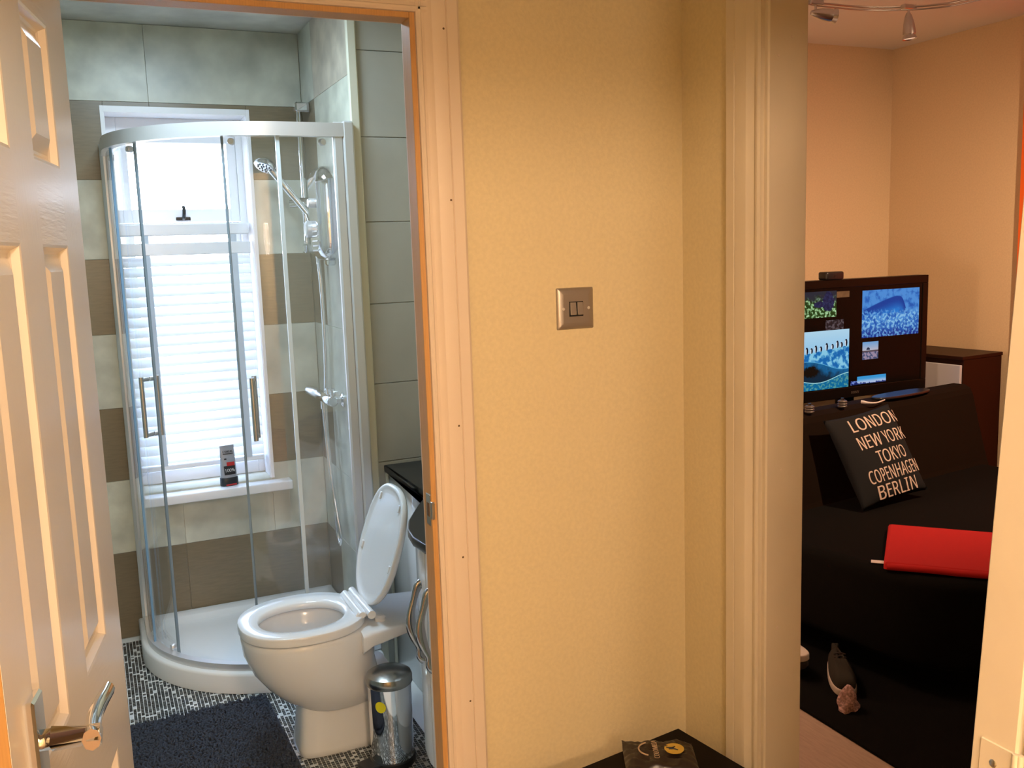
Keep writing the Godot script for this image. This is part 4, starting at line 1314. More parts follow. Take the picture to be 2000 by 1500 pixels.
# ---------------------------------------------------------------- lobby
func lobby_things() -> void:
	var sw := thing("light_switch", Vector3(0.921, EYE - 0.125, FRONT), "square brushed metal double light switch on the yellow wall", "light switch")
	var s := Shape.new()
	var rings := []
	for q in [[0.0, 0.0], [0.0, 0.0015], [0.0015, 0.004], [0.006, 0.0065], [0.014, 0.0072]]:
		var rr := PackedVector3Array()
		var e: float = 0.0432 - q[0]
		for p in round_rect(-e, -e, e, e, 0.0025, 3):
			rr.append(Vector3(p.x, p.y, q[1]))
		rings.append(rr)
	s.loft(rings, Transform3D.IDENTITY, true, false, 60.0)
	var plate := obj("faceplate", s, M.nickel, sw)
	obj("rocker_well", boxes([[Vector3(-0.0165, -0.0165, 0.0066), Vector3(0.0165, 0.0145, 0.0075)]]), M.ink, plate)
	for x in [-0.0082, 0.0082]:
		s = Shape.new()
		s.box(Vector3(-0.0066, -0.0132, 0.0), Vector3(0.0066, 0.0132, 0.005), 0.0008)
		var r := obj("rocker", s, M.nickel, sw)
		r.position = Vector3(x, -0.0005, 0.0068)
		r.rotation.x = deg_to_rad(-7.0)
	for x in [-0.0295, 0.0295]:
		s = Shape.new()
		s.lathe([Vector2(0, 0), Vector2(0.0032, 0), Vector2(0.0030, 0.0008), Vector2(0, 0.0010)], 14, along(Vector3(x, 0, 0.0071), Vector3(x, 0, 1)))
		s.box(Vector3(x - 0.0026, -0.0003, 0.0079), Vector3(x + 0.0026, 0.0003, 0.0083))
		obj("screw", s, M.screw, sw)
	# black box table in the corner
	var turn := deg_to_rad(8.6)
	var t := thing("side_table", Vector3(1.127, 0, -1.656), "low black side table in the corner below the light switch", "table", turn)
	s = Shape.new()
	s.slab(PackedVector2Array([Vector2(-0.42, 0), Vector2(0, 0), Vector2(0, 0.36), Vector2(-0.42, 0.36)]), 0.438, 0.46, 0.002, Transform3D.IDENTITY, 2)
	obj("top", s, M.black_table, t)
	for q in [[-0.40, 0.02], [-0.05, 0.02], [-0.40, 0.31], [-0.05, 0.31]]:
		obj("leg", boxes([[Vector3(q[0], 0, q[1]), Vector3(q[0] + 0.03, 0.438, q[1] + 0.03)]], 0.002), M.black_table, t)
	obj("shelf", boxes([[Vector3(-0.40, 0.15, 0.02), Vector3(-0.02, 0.17, 0.34)]], 0.002), M.black_table, t)
	# coffee bag lying on it
	var b := thing("coffee_bag", Vector3(1.005, 0.46, -1.545), "black foil coffee bag with a gold disc lying on the side table", "bag", deg_to_rad(-26.0))
	var n := 22
	var v := PackedVector3Array()
	var g := PackedInt32Array()
	var lift := func(i: int, j: int, side: float) -> Vector3:
		var a := -1.0 + 2.0 * i / n
		var c := -1.0 + 2.0 * j / n
		var puff := pow(maxf(0.0, (1 - pow(absf(a), 5)) * (1 - pow(absf(c), 4))), 0.55)
		var crumple := 0.0022 * sin(9 * a + 4 * c) + 0.0016 * sin(17 * c - 6 * a) + 0.0012 * sin(23 * a + 13 * c)
		var y := 0.018 + (0.0165 * puff + crumple * (0.3 + puff)) * side if side > 0 else 0.018 - 0.0172 * puff
		if a < -0.85 and c < -0.7:
			y += 0.010 * (-0.85 - a) / 0.15
		return Vector3(a * 0.075, maxf(y, 0.0006), c * 0.055)
	for side in [1.0, -1.0]:
		for i in n:
			for j in n:
				var q := [lift.call(i, j, side), lift.call(i + 1, j, side), lift.call(i + 1, j + 1, side), lift.call(i, j + 1, side)]
				v.append_array([q[0], q[1], q[2], q[0], q[2], q[3]] if side > 0 else [q[0], q[2], q[1], q[0], q[3], q[2]])
				g.append(0 if side > 0 else 1)
				g.append(0 if side > 0 else 1)
	s = Shape.new()
	s.put(v, g)
	var body := obj("body", s, M.foil, b)
	var flat := Basis(Vector3(1, 0, 0), Vector3(0, 0, -1), Vector3(0, 1, 0))   # letters laid on their back, tops away
	var sideways := Basis(Vector3(0, 0, -1), Vector3(-1, 0, 0), Vector3(0, 1, 0))
	text("COLOMBIA", 0.0105, M.logo, body, Transform3D(sideways, Vector3(-0.009, 0.0385, 0.002)), "lettering", 0.95)
	s = Shape.new()
	var arc := []
	for k in 13:
		var a := deg_to_rad(110.0 + 140.0 * k / 12.0)
		arc.append(Vector3(-0.018 + 0.026 * cos(a), 0.0385, 0.0 - 0.026 * sin(a)))
	s.tube(arc, 0.0018, 6)
	obj("logo_arc", s, M.logo, body)
	s = Shape.new()
	s.lathe([Vector2(0, 0), Vector2(0.0205, 0), Vector2(0.0205, 0.0012), Vector2(0, 0.0014)], 28, Transform3D(Basis(), Vector3(0.030, 0.0375, 0.0)))
	var disc := obj("gold_disc", s, M.gold, body)
	s = Shape.new()
	s.tube([Vector3(0.014, 0.0388, -0.003), Vector3(0.026, 0.039, -0.001), Vector3(0.033, 0.039, -0.007)], [0.0012, 0.002, 0.001], 6)
	s.tube([Vector3(0.018, 0.0388, 0.003), Vector3(0.028, 0.039, 0.002), Vector3(0.037, 0.039, 0.007)], [0.0012, 0.0022, 0.001], 6)
	obj("disc_mark", s, M.ink, disc)


# ---------------------------------------------------------------- sitting room
func pillow(w: float, h: float, thick: float, n := 26) -> Shape:
	var s := Shape.new()
	var v := PackedVector3Array()
	var g := PackedInt32Array()
	for side in [1.0, -1.0]:
		for i in n:
			for j in n:
				var q := []
				for e in [[0, 0], [1, 0], [1, 1], [0, 1]]:
					q.append(pillow_at(-1.0 + 2.0 * (i + e[0]) / n, -1.0 + 2.0 * (j + e[1]) / n, w, h, thick * side))
				v.append_array([q[0], q[1], q[2], q[0], q[2], q[3]] if side > 0 else [q[0], q[2], q[1], q[0], q[3], q[2]])
				g.append(0)
				g.append(0)
	s.put(v, g)
	return s


func pillow_at(a: float, c: float, w: float, h: float, thick: float) -> Vector3:
	var puff := pow(maxf(0.0, (1 - a * a) * (1 - c * c)), 0.42)
	var pinch_a := 1.0 - 0.055 * (1 - c * c) * a * a
	var pinch_c := 1.0 - 0.055 * (1 - a * a) * c * c
	return Vector3(a * w / 2 * pinch_a, c * h / 2 * pinch_c, thick * puff + 0.004 * sin(7 * a + 3 * c) * puff)


func sitting_room() -> void:
	# rug
	var s := Shape.new()
	s.slab(round_rect(2.03, -3.0, 3.85, -0.95, 0.02, 3), 0.0005, 0.012, 0.004)
	tag(obj("rug", s, M.rug), "black rug under the sofa with its edge on the beige floor", "rug")
	# sofa, turned a few degrees
	var turn := deg_to_rad(8.0)
	var sofa := thing("sofa", Vector3(2.52, 0, -3.02), "black fabric sofa with low wide seat in front of the television", "sofa", turn)
	s = Shape.new()
	var seat := PackedVector2Array([Vector2(-0.245, -0.05), Vector2(1.46, -0.05), Vector2(1.46, 1.10), Vector2(0.10, 1.10), Vector2(0.02, 1.08), Vector2(-0.08, 1.02), Vector2(-0.17, 0.92), Vector2(-0.225, 0.83), Vector2(-0.245, 0.74)])
	s.slab(seat, 0.10, 0.42, 0.04, Transform3D.IDENTITY, 5)
	obj("seat", s, M.black_cloth, sofa)
	s = Shape.new()
	s.slab(PackedVector2Array([Vector2(-0.11, 0.0), Vector2(1.40, 0.0), Vector2(1.40, 1.0), Vector2(0.2, 1.0), Vector2(0.0, 0.92), Vector2(-0.11, 0.78)]), 0.0125, 0.11, 0.004, Transform3D.IDENTITY, 1)
	obj("base", s, M.black_cloth, sofa)
	s = Shape.new()
	var rings := []
	var prof := [Vector2(0.10, 0.36), Vector2(0.07, 0.44), Vector2(0.02, 0.62), Vector2(-0.015, 0.76), Vector2(-0.028, 0.785), Vector2(-0.055, 0.80), Vector2(-0.12, 0.80), Vector2(-0.138, 0.79), Vector2(-0.145, 0.77), Vector2(-0.145, 0.0125), Vector2(-0.06, 0.0125), Vector2(-0.06, 0.36)]
	for q in [[-0.26, 0.02], [-0.252, 0.006], [-0.24, 0.0], [1.44, 0.0], [1.465, 0.0], [1.478, 0.006], [1.486, 0.02]]:
		var rr := PackedVector3Array()
		for p in prof:
			rr.append(Vector3(q[0], p.y - (q[1] if p.y > 0.5 else 0.0), p.x - signf(p.x + 0.07) * q[1]))
		rings.append(rr)
	s.loft(rings, Transform3D.IDENTITY, false)
	obj("backrest", s, M.brown_cloth, sofa)
	s = Shape.new()
	s.tube(smooth_path([Vector3(0.30, 0.12, 1.103), Vector3(0.20, 0.118, 1.104), Vector3(0.10, 0.112, 1.103), Vector3(0.0, 0.115, 1.076)], 6), 0.0015, 6)
	obj("loose_thread", s, M.white_card, sofa)
	# cushion with the city names
	var k := 0.395 / 0.42
	var cb := Basis(Vector3(0.9939, 0.0773, -0.0782), Vector3(-0.1054, 0.8729, -0.4764), Vector3(0.0314, 0.4818, 0.8757))
	var c := thing("cushion", Vector3(3.1985 * k, EYE - 0.981 * k, -3.1076 * k), "black square cushion printed with city names leaning on the sofa back", "cushion")
	c.basis = cb.orthonormalized()
	obj("cover", pillow(0.405, 0.405, 0.045), M.cushion, c)
	for q in [["LONDON", 0.142, -0.098, 0.198], ["NEW YORK", 0.061, -0.104, 0.188], ["TOKYO", -0.015, -0.04, 0.136], ["COPENHAGEN", -0.087, -0.128, 0.182], ["BERLIN", -0.155, -0.105, 0.128]]:
		bent_text(q[0], q[1], q[2], q[3], 0.0555, c)
	# red cloth on the seat
	var r := thing("red_throw", Vector3(2.73, 0.4205, -2.253), "folded bright red cloth lying on the black sofa seat", "cloth", deg_to_rad(-46.5))
	s = Shape.new()
	rings = []
	for layer in [[0.0, 0.004, 0.26], [0.0, 0.018, 0.262], [0.004, 0.024, 0.258], [0.012, 0.027, 0.25]]:
		var rr := PackedVector3Array()
		for p in s.at_inset(round_rect(-0.245, -0.24, 0.17, 0.24, 0.012, 4), layer[0], 0):
			rr.append(Vector3(p.x + 0.006 * sin(p.z * 21), layer[1] + (0.004 * sin(p.x * 17) + 0.003 * sin(p.z * 13 + 1)) * (1.0 if layer[1] > 0.01 else 0.0), p.z + 0.008 * sin(p.x * 14)))
		rings.append(rr)
	s.loft(rings, Transform3D.IDENTITY, true, false, 80.0)
	obj("cloth", s, M.red_cloth, r)
	s = Shape.new()
	s.tube(smooth_path([Vector3(-0.24, 0.012, 0.235), Vector3(-0.12, 0.017, 0.246), Vector3(0.0, 0.014, 0.242), Vector3(0.165, 0.015, 0.237)], 6), 0.012, 8)
	obj("hem", s, M.red_cloth, r)
	s = Shape.new()
	s.box(Vector3(-0.292, 0.004, 0.155), Vector3(-0.24, 0.0052, 0.185))
	var label := obj("care_tag", s, M.white_card, r)
	label.set_meta("label", "small white sewn-in tag")
	# shoes and the crumpled sock
	shoe(Vector3(2.28, 0.0125, -2.355), deg_to_rad(146.0), 0.0, "dark shoe with white sole standing on the rug behind the pink cloth")
	shoe(Vector3(2.18, 0.1045, -2.545), deg_to_rad(176.0), 180.0, "dark shoe lying upside down with its white sole up, nearest the door jamb")
	s = Shape.new()
	var v := []
	for i in 9:
		var t := i / 8.0
		var ring := PackedVector3Array()
		for j in 18:
			var a := TAU * j / 18
			var rad := (0.032 * sqrt(maxf(0.02, 1 - pow(t, 1.6))) + 0.003) * (1 + 0.18 * sin(3 * a + 5 * t) + 0.14 * sin(6 * a - 9 * t))
			ring.append(Vector3(rad * cos(a), 0.082 * t, rad * sin(a) * 0.8))
		v.append(ring)
	s.loft(v, Transform3D.IDENTITY, true, false, 120.0)
	var sock := obj("crumpled_cloth", s, M.pink)
	sock.position = Vector3(2.152, 0.0125, -2.185)
	tag(sock, "crumpled pink patterned cloth on the rug beside the shoes", "cloth")
	# television on its stand behind the sofa
	var stand := thing("tv_stand", Vector3(3.38, 0, -3.56), "black television stand hidden behind the sofa back", "tv stand")
	s = Shape.new()
	s.slab(round_rect(-0.62, -0.2, 0.40, 0.14, 0.03), 0.67, 0.70, 0.004)
	obj("top", s, M.tv_black, stand)
	obj("shelf", boxes([[Vector3(-0.6, 0.3, -0.19), Vector3(0.38, 0.32, 0.13)]], 0.002), M.tv_black, stand)
	for q in [[-0.6, -0.18], [0.34, -0.18], [-0.6, 0.08], [0.34, 0.08]]:
		obj("leg", boxes([[Vector3(q[0], 0, q[1]), Vector3(q[0] + 0.04, 0.67, q[1] + 0.04)]], 0.003), M.tv_black, stand)
	var tv := thing("television", Vector3(0, 0, -3.45), "large black television showing a collage of nature photographs", "television")
	obj("case", boxes([[Vector3(2.89, 0.768, -0.075), Vector3(3.874, 1.349, 0.0)]], 0.006), M.tv_black, tv)
	obj("neck", boxes([[Vector3(3.33, 0.71, -0.06), Vector3(3.43, 0.78, -0.03)]], 0.004), M.tv_black, tv)
	s = Shape.new()
	s.slab(egg(3.38, -0.04, 0.25, 0.25, 0.11, 2.4), 0.7005, 0.715, 0.005)
	obj("foot", s, M.tv_black, tv)
	obj("bezel", boxes([[Vector3(2.89, 0.768, 0.0), Vector3(3.874, 0.8195, 0.006)], [Vector3(2.89, 1.31, 0.0), Vector3(3.874, 1.349, 0.006)], [Vector3(2.89, 0.8195, 0.0), Vector3(2.925, 1.31, 0.006)], [Vector3(3.838, 0.8195, 0.0), Vector3(3.874, 1.31, 0.006)]], 0.002), M.tv_black, tv)
	s = Shape.new()
	s.quad_uv(Vector3(2.925, 1.31, 0.002), Vector3(3.838, 1.31, 0.002), Vector3(3.838, 0.8195, 0.002), Vector3(2.925, 0.8195, 0.002), Vector3(0, 0, -0.0015))
	var pic := base(0.003, 0.003, 0.003, 0.25)
	pic.metallic_specular = 0.25
	pic.emission_enabled = true
	pic.emission = Color.WHITE
	pic.emission_operator = BaseMaterial3D.EMISSION_OP_MULTIPLY
	pic.emission_texture = ImageTexture.create_from_image(collage())
	pic.emission_energy_multiplier = 0.85
	obj("screen", s, pic, tv)
	text("SONY", 0.011, M.dim_text, tv, Transform3D(Basis(), Vector3(3.398, 0.792, 0.0065)), "lettering", 1.2, 0.0008, true, "Droid Serif")
	var l := AreaLight3D.new()
	l.name = "television_glow"
	l.area_size = Vector2(0.85, 0.45)
	l.light_color = Color(0.4, 0.65, 1.0)
	l.light_energy = 0.05
	l.area_range = 6.0
	l.shadow_enabled = true
	add_child(l)
	l.look_at_from_position(Vector3(3.38, 1.065, -3.43), Vector3(3.38, 1.065, 0.0))
	s = Shape.new()
	s.slab(round_rect(3.20, -0.05, 3.312, 0.012, 0.012), 1.3495, 1.388, 0.008)
	s.lathe([Vector2(0, 0), Vector2(0.008, 0), Vector2(0.007, 0.003), Vector2(0, 0.003)], 14, along(Vector3(3.256, 1.368, 0.011), Vector3(3.256, 1.368, 1)))
	var camera_bar := obj("sensor_camera", s, M.black_plastic)
	camera_bar.position = Vector3(0, 0, -3.45)
	tag(camera_bar, "small black camera box perched on the television", "camera")
	# things on the sofa back
	for q in [[2.80, -3.10, "small ribbed dark glass pot on the sofa back, nearer the door jamb"], [3.01, -3.125, "small ribbed dark glass pot on the sofa back, above the cushion"]]:
		var pot := thing("ribbed_pot", Vector3(q[0], 0.8005, q[1]), q[2], "pot", 0.0, "ribbed pots on the sofa back")
		s = Shape.new()
		var pr := [Vector2(0, 0)]
		for i in 13:
			pr.append(Vector2(0.017 + 0.004 * absf(sin(i * PI / 4.0)), i * 0.0026))
		pr.append(Vector2(0.012, 0.033))
		pr.append(Vector2(0, 0.033))
		s.lathe(pr, 18)
		obj("body", s, M.dim_text, pot)
		s = Shape.new()
		s.lathe([Vector2(0, 0.033), Vector2(0.008, 0.033), Vector2(0.007, 0.042), Vector2(0, 0.043)], 12)
		obj("stopper", s, M.black_plastic, pot)
	s = Shape.new()
	s.slab(egg(0, 0, 0.20, 0.20, 0.05, 2.6), 0.0, 0.012, 0.004)
	var tray := obj("oval_tray", s, M.black_plastic)
	tray.position = Vector3(3.46, 0.8005, -3.215)
	tray.rotation.y = turn
	tag(tray, "flat black oval tray on the sofa back below the television", "tray")
	s = Shape.new()
	var strip := smooth_path([Vector3(3.155, 0.806, -3.16), Vector3(3.172, 0.804, -3.125), Vector3(3.21, 0.803, -3.118), Vector3(3.28, 0.806, -3.14)], 6)
	s.tube(strip, [0.009, 0.009, 0.009, 0.008, 0.007, 0.006, 0.005, 0.005, 0.004, 0.004, 0.004, 0.004, 0.004, 0.004, 0.004, 0.004, 0.004, 0.004, 0.004], 6, Transform3D.IDENTITY, 0.3)
	tag(obj("white_strap", s, M.white_card), "short pale curved strap on the sofa back beside the tray", "strap")
	# chest of drawers
	var chest := thing("chest_of_drawers", Vector3(4.012, -0.014, -3.342), "dark brown chest of drawers with silver drawer fronts beside the television", "chest of drawers", deg_to_rad(4.4))
	obj("body", boxes([[Vector3(0.012, 0.03, -0.50), Vector3(0.32, 0.925, 0.0)]], 0.002), M.wenge, chest)
	obj("top", boxes([[Vector3(-0.002, 0.925, -0.505), Vector3(0.325, 0.943, 0.003)]], 0.002), M.wenge, chest)
	obj("plinth", boxes([[Vector3(0.03, 0, -0.48), Vector3(0.31, 0.03, -0.02)]]), M.wenge, chest)
	for i in 4:
		var y := 0.05 + i * 0.214
		var dr := obj("drawer", boxes([[Vector3(-0.006, y, -0.49), Vector3(0.012, y + 0.206, -0.008)]], 0.002), M.silver, chest)
		s = Shape.new()
		s.lathe([Vector2(0, 0), Vector2(0.006, 0), Vector2(0.005, 0.012), Vector2(0.013, 0.020), Vector2(0.011, 0.026), Vector2(0, 0.028)], 16, along(Vector3(-0.006, y + 0.13, -0.235), Vector3(-1, y + 0.13, -0.235)))
		obj("knob", s, M.chrome, dr)


func shoe(at: Vector3, turn: float, tip: float, label: String) -> void:
	var o := thing("shoe", at, label, "shoe", turn, "pair of dark shoes")
	o.basis = Basis(Vector3.UP, turn) * Basis(Vector3(0, 0, 1), deg_to_rad(tip))
	var outline := PackedVector2Array()
	for i in 36:
		var t := TAU * i / 36
		var z := -0.135 * cos(t)
		var w := 0.041 + 0.011 * clampf(-z / 0.135, -1, 1)
		outline.append(Vector2(sin(t) * w / maxf(0.62, pow(absf(sin(t)), 0.35)), z))
	var s := Shape.new()
	s.slab(outline, 0.0, 0.026, 0.005)
	obj("sole", s, M.rubber_white, o)
	s = Shape.new()
	var rings := []
	for q in [[0.003, 0.026, 0.0], [0.002, 0.045, 0.0], [0.010, 0.062, 0.012], [0.022, 0.078, 0.045], [0.028, 0.088, 0.075], [0.034, 0.086, 0.078], [0.036, 0.05, 0.08]]:
		var rr := PackedVector3Array()
		for p in s.at_inset(outline, q[0], q[1]):
			var zz: float = maxf(p.z, -0.133 + q[2] * 1.5)
			rr.append(Vector3(p.x, p.y, zz))
		rings.append(rr)
	s.loft(rings, Transform3D.IDENTITY, true, false, 80.0)
	obj("upper", s, M.olive if tip == 0.0 else M.taupe, o)
	s = Shape.new()
	for k in 4:
		s.tube([Vector3(-0.02, 0.074 + k * 0.004, -0.035 + k * 0.018), Vector3(0, 0.079 + k * 0.004, -0.034 + k * 0.018), Vector3(0.02, 0.074 + k * 0.004, -0.035 + k * 0.018)], 0.003, 6)
	obj("laces", s, M.taupe, o)


func bent_text(word: String, y: float, x0: float, x1: float, height: float, parent: Node) -> void:   # lettering that follows the swell of the cushion
	var t := TextMesh.new()
	var f := SystemFont.new()
	f.font_names = PackedStringArray(["Droid Sans"])
	f.font_weight = 500
	t.font = f
	t.text = word
	t.font_size = 40
	t.pixel_size = 0.01
	t.depth = 0.01
	t.curve_step = 2.0
	var a := t.get_mesh_arrays()
	var v: PackedVector3Array = a[Mesh.ARRAY_VERTEX]
	var lo := v[0]
	var hi := v[0]
	for p in v:
		lo = lo.min(p)
		hi = hi.max(p)
	for i in v.size():
		var p := v[i]
		var q := Vector2(lerpf(x0, x1, (p.x - lo.x) / (hi.x - lo.x)), y + height * ((p.y - lo.y) / (hi.y - lo.y) - 0.5))
		var on := pillow_at(q.x / 0.2025, q.y / 0.2025, 0.405, 0.405, 0.045)
		v[i] = Vector3(q.x, q.y, on.z + (0.0018 if p.z > (lo.z + hi.z) / 2 else -0.0005))
	var st := SurfaceTool.new()
	st.begin(Mesh.PRIMITIVE_TRIANGLES)
	st.set_smooth_group(-1)
	var idx = a[Mesh.ARRAY_INDEX]
	if idx != null and idx.size() > 0:
		for i in idx:
			st.add_vertex(v[i])
	else:
		for p in v:
			st.add_vertex(p)
	st.generate_normals()
	obj("lettering", st.commit(), M.print, parent)


func collage() -> Image:   # what the screen shows: a few photographs on black
	var W := 1024
	var H := 550
	var im := Image.create(W, H, false, Image.FORMAT_RGB8)
	im.fill(Color(0.006, 0.004, 0.003))
	var n := FastNoiseLite.new()
	n.noise_type = FastNoiseLite.TYPE_SIMPLEX_SMOOTH
	n.frequency = 0.02
	n.fractal_octaves = 4
	var n2 := FastNoiseLite.new()
	n2.noise_type = FastNoiseLite.TYPE_SIMPLEX
	n2.frequency = 0.04
	n2.fractal_octaves = 3
	n2.seed = 4
	var where := func(x0: float, x1: float, y0: float, y1: float) -> Rect2i:
		return Rect2i(int((x0 - 2.925) / 0.913 * W), int((1.31 - y1) / 0.4905 * H), int((x1 - x0) / 0.913 * W), int((y1 - y0) / 0.4905 * H))
	var frames := [where.call(3.02, 3.274, 1.172, 1.297), where.call(3.274, 3.355, 1.262, 1.292), where.call(3.437, 3.817, 1.055, 1.288), where.call(3.207, 3.322, 1.104, 1.157), where.call(2.945, 3.358, 0.822, 1.108), where.call(3.444, 3.549, 0.947, 1.035), where.call(3.414, 3.604, 0.827, 0.866), where.call(3.372, 3.414, 0.826, 0.846)]
	for f in frames.size():
		var r: Rect2i = frames[f]
		for py in r.size.y:
			for px in r.size.x:
				var u := float(px) / r.size.x
				var w := float(py) / r.size.y
				var a := n.get_noise_2d(px, py) * 0.5 + 0.5
				var b := n2.get_noise_2d(px, py) * 0.5 + 0.5
				im.set_pixel(r.position.x + px, r.position.y + py, paint(f, u, w, a, b))
	return im


func paint(f: int, u: float, w: float, a: float, b: float) -> Color:
	match f:
		0:   # dark ape sitting in flowers
			var grass := Color(0.13, 0.24, 0.09).lerp(Color(0.66, 0.85, 0.62), smoothstep(0.35, 0.8, b))
			var c := Color(0.16, 0.18, 0.22).lerp(grass, smoothstep(0.15, 0.5, w + (a - 0.5) * 0.5))
			var ape := minf(Vector2((u - 0.80) / 0.15, (w - 0.42) / 0.36).length(), minf(Vector2((u - 0.80) / 0.08, (w - 0.14) / 0.14).length(), Vector2((u - 0.60) / 0.16, (w - 0.50) / 0.12).length()))
			c = c.lerp(Color(0.08, 0.10, 0.22).lerp(Color(0.22, 0.25, 0.42), b * 0.8), 1.0 - smoothstep(0.88, 1.08, ape + (b - 0.5) * 0.25))
			return c.lerp(Color(0.75, 0.92, 0.72), smoothstep(0.62, 0.8, b) * smoothstep(0.65, 0.9, w))
		1:
			return Color(0.42, 0.28, 0.18).lerp(Color(0.55, 0.38, 0.24), a)
		2:   # blue sea, a dark back rising from the foam
			var sea := Color(0.10, 0.36, 0.72).lerp(Color(0.30, 0.58, 0.88), smoothstep(0.3, 0.8, a + 0.25 * (1 - w)))
			var line := 0.15 + 0.55 * pow(absf(u - 0.60), 1.3) + (0.22 * pow(maxf(0.0, u - 0.66) / 0.1, 2.0) if u > 0.66 else 0.0)
			var back := smoothstep(line - 0.015, line + 0.015, w) * (1.0 - smoothstep(0.42, 0.52, w + (b - 0.5) * 0.2)) * (1.0 if u < 0.82 else 0.0)
			sea = sea.lerp(Color(0.03, 0.26, 0.62).lerp(Color(0.10, 0.50, 0.86), smoothstep(0.15, 0.45, w - line + 0.1)), back)
			var foam := 0.85 * smoothstep(0.38, 0.8, b + 0.5 * (a - 0.5)) * smoothstep(0.38, 0.6, w)
			var deep := smoothstep(0.72, 1.0, w + (a - 0.5) * 0.5)
			sea = sea.lerp(Color(0.02, 0.10, 0.45), deep * 0.75 * (1 - foam))
			return sea.lerp(Color(0.62, 0.84, 0.97), foam * (1.0 - 0.4 * deep))
		3:
			return Color(0.14, 0.12, 0.13).lerp(Color(0.38, 0.34, 0.36), smoothstep(0.3, 0.8, b))
		4:   # penguins in a row above a cut through the water
			var c := Color(0.72, 0.88, 0.97).lerp(Color(0.50, 0.75, 0.95), w * 1.5)
			var slope := 0.42 - 0.14 * u
			if w > slope:
				c = Color(0.55, 0.82, 0.94).lerp(Color(0.05, 0.42, 0.72), smoothstep(0.35, 0.65, a))
			for k in 13:
				var px := 0.04 + k * 0.077 + 0.012 * sin(k * 5.1)
				var foot := 0.43 - 0.14 * px
				var tall := 0.11 + 0.02 * sin(k * 3.3)
				var du := (u - px) / 0.020
				var dv := (w - (foot - tall / 2)) / (tall / 2)
				if du * du + dv * dv < 1.0:
					c = Color(0.02, 0.04, 0.10) if du > -0.15 or dv < -0.55 else Color(0.85, 0.9, 0.95)
			var cutline := 0.47 + 0.20 * smoothstep(0.1, 1.0, u) + 0.02 * sin(u * 9)
			if w > cutline:
				c = Color(0.04, 0.40, 0.62).lerp(Color(0.02, 0.16, 0.24), smoothstep(cutline, cutline + 0.22, w + (a - 0.5) * 0.25))
				c = c.lerp(Color(0.05, 0.05, 0.03), 1.0 - smoothstep(0.7, 1.1, Vector2((u - 0.42) / 0.13, (w - 0.68) / 0.10).length() + (b - 0.5) * 0.4))
			elif absf(w - cutline) < 0.012:
				c = Color(0.35, 0.68, 0.86)
			var floor_line := 0.86 - 0.05 * sin(u * 7.0 + 0.8) - 0.07 * u
			if w > floor_line:
				c = Color(0.03, 0.42, 0.62).lerp(Color(0.35, 0.62, 0.62), smoothstep(0.45, 0.75, b))
				if w < floor_line + 0.015:
					c = Color(0.62, 0.85, 0.88)
			return c
		5:   # small seascape under a hill
			var c := Color(0.45, 0.66, 0.88).lerp(Color(0.80, 0.76, 0.80), w * 1.8)
			if Vector2((u - 0.36) / 0.11, (w - 0.45) / 0.14).length() < 1.0 and w < 0.45:
				c = Color(0.16, 0.2, 0.30)
			if w > 0.48 and w < 0.58:
				c = Color(0.34, 0.3, 0.34)
			elif w >= 0.58:
				c = Color(0.62, 0.56, 0.66).lerp(Color(0.26, 0.32, 0.46), smoothstep(0.4, 0.7, b))
			return c
		6:
			var c := Color(0.22, 0.62, 0.88).lerp(Color(0.70, 0.78, 0.92), smoothstep(0.2, 0.8, w))
			return c.lerp(Color(0.18, 0.24, 0.5), smoothstep(0.84, 0.92, w + (b - 0.5) * 0.4))
	return Color(0.08, 0.14, 0.4).lerp(Color(0.45, 0.55, 0.85), smoothstep(0.4, 0.7, b))


# ---------------------------------------------------------------- lamps
func spot_head(parent: Node, at: Vector3, aim: Vector3, lit: float) -> void:
	var s := Shape.new()
	s.box(at + Vector3(-0.035, -0.012, -0.012), at + Vector3(0.035, 0.008, 0.012), 0.003)
	s.tube([at + Vector3(0, -0.008, 0), at + Vector3(0, -0.045, 0)], 0.005, 8)
	obj("arm", s, M.brushed, parent)
	var top := at + Vector3(0, -0.045, 0) - aim.normalized() * 0.02
	s = Shape.new()
	s.lathe([Vector2(0, 0), Vector2(0.008, 0.0), Vector2(0.014, 0.012), Vector2(0.022, 0.045), Vector2(0.026, 0.075), Vector2(0.026, 0.088), Vector2(0.023, 0.090), Vector2(0.031, 0.108), Vector2(0.029, 0.108), Vector2(0.02, 0.094), Vector2(0, 0.094)], 22, along(top, top + aim))
	var head := obj("spotlight_head", s, M.brushed, parent)
	s = Shape.new()
	s.lathe([Vector2(0, 0.095), Vector2(0.024, 0.097), Vector2(0.026, 0.103), Vector2(0, 0.105)], 18, along(top, top + aim))
	obj("lens", s, glow(Color(1.0, 0.88, 0.75), lit), head)


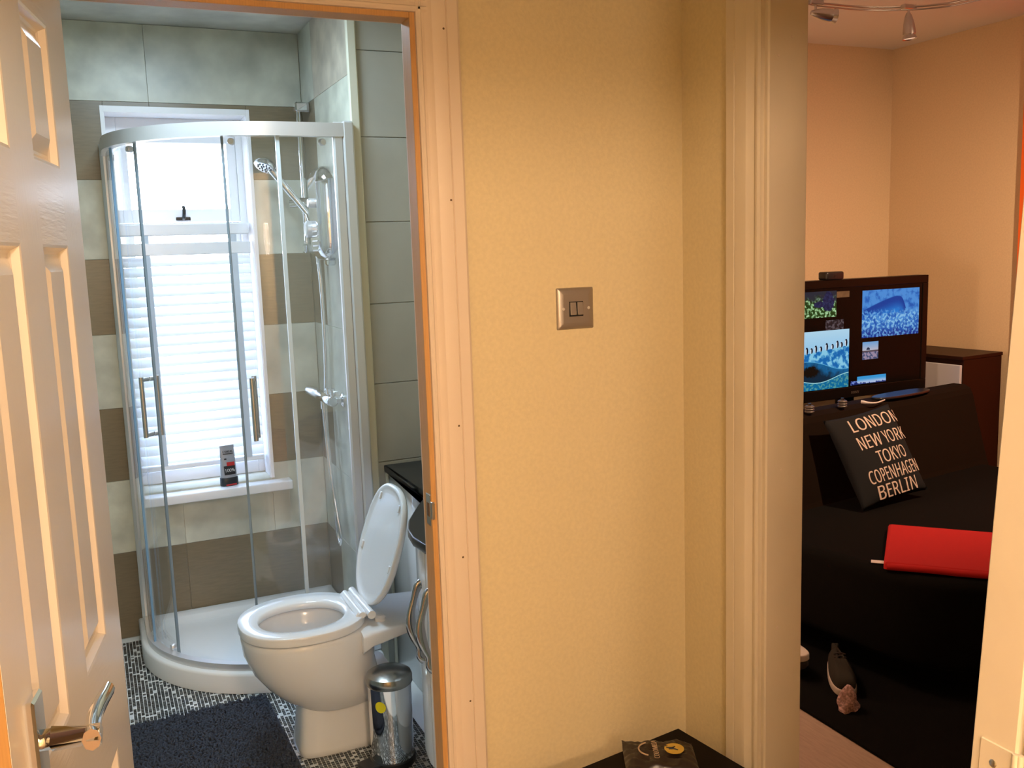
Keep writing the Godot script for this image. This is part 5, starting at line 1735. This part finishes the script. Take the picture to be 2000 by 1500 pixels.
func lamps() -> void:
	var t := thing("track_light", Vector3.ZERO, "curved metal track with swivel spotlights below the sitting room ceiling", "ceiling light")
	var path := smooth_path([Vector3(2.45, 2.5, -2.98), Vector3(2.743, 2.5, -3.09), Vector3(2.938, 2.5, -3.106), Vector3(3.094, 2.5, -3.093), Vector3(3.251, 2.5, -3.036), Vector3(3.343, 2.5, -2.974), Vector3(3.398, 2.5, -2.881), Vector3(3.44, 2.5, -2.6), Vector3(3.44, 2.5, -2.2), Vector3(3.45, 2.5, -1.75), Vector3(3.45, 2.5, -1.6)], 6)
	var s := Shape.new()
	s.tube(path, 0.0045, 8)
	var lower := []
	for p in path:
		lower.append(p + Vector3(0, -0.012, 0))
	s.tube(lower, 0.0035, 8)
	obj("rail", s, M.brushed, t)
	for p in [Vector3(2.45, 2.5, -2.98), Vector3(3.44, 2.5, -2.4)]:
		s = Shape.new()
		s.lathe([Vector2(0, 0), Vector2(0.006, 0), Vector2(0.006, 0.085), Vector2(0.03, 0.09), Vector2(0.03, 0.099), Vector2(0, 0.099)], 14, Transform3D(Basis(), p))
		obj("ceiling_stem", s, M.brushed, t)
	spot_head(t, Vector3(2.80, 2.5, -3.095), Vector3(1.0, -0.12, 0.25), 0.2)
	spot_head(t, Vector3(3.251, 2.5, -3.036), Vector3(0.05, -1.0, 0.05), 0.5)
	spot_head(t, Vector3(3.45, 2.5, -1.75), Vector3(0.1, -1.69, -2.25), 6.0)
	# out of the frame: what lights the lobby and the sitting room
	var d := thing("ceiling_panel_lamp", Vector3(0.3, 2.458, -3.0), "square white ceiling panel lamp in the bathroom, above the frame", "ceiling light")
	obj("frame", boxes([[Vector3(-0.22, -0.018, -0.22), Vector3(0.22, 0, 0.22)]], 0.003), M.upvc, d)
	obj("lamp_diffuser", boxes([[Vector3(-0.2, -0.0195, -0.2), Vector3(0.2, -0.0175, 0.2)]]), glow(Color(0.92, 0.97, 1.0), 1.5), d)
	for q in [[Vector3(0.2, 2.3, 0.45), 0.16, "round white pendant lamp on the landing, just above the view"], [Vector3(0.2, 1.7, 1.5), 0.76, "round white pendant lamp at the far end of the landing, behind the view"]]:
		var p := thing("pendant_lamp", q[0], q[2], "ceiling light")
		s = Shape.new()
		s.lathe([Vector2(0.001, -0.13), Vector2(0.065, -0.113), Vector2(0.113, -0.065), Vector2(0.13, 0), Vector2(0.113, 0.065), Vector2(0.065, 0.113), Vector2(0.001, 0.13)], 24)
		obj("globe", s, glow(Color(1.0, 0.82, 0.64), 3.0), p)
		s = Shape.new()
		s.tube([Vector3(0, 0.13, 0), Vector3(0, q[1], 0)], 0.004, 8)
		obj("cord", s, M.black_plastic, p)
	var f := thing("table_lamp", Vector3(1.75, 0, -2.9), "standing lamp with a round shade out of view in the sitting room", "lamp")
	s = Shape.new()
	s.lathe([Vector2(0, 0), Vector2(0.13, 0), Vector2(0.13, 0.015), Vector2(0.012, 0.03), Vector2(0.010, 1.16), Vector2(0, 1.16)], 20)
	obj("base", s, M.brushed, f)
	s = Shape.new()
	s.lathe([Vector2(0.001, 1.15), Vector2(0.05, 1.163), Vector2(0.087, 1.2), Vector2(0.101, 1.25), Vector2(0.087, 1.3), Vector2(0.05, 1.337), Vector2(0.001, 1.35)], 20)
	obj("shade", s, glow(Color(1.0, 0.8, 0.58), 3.0), f)
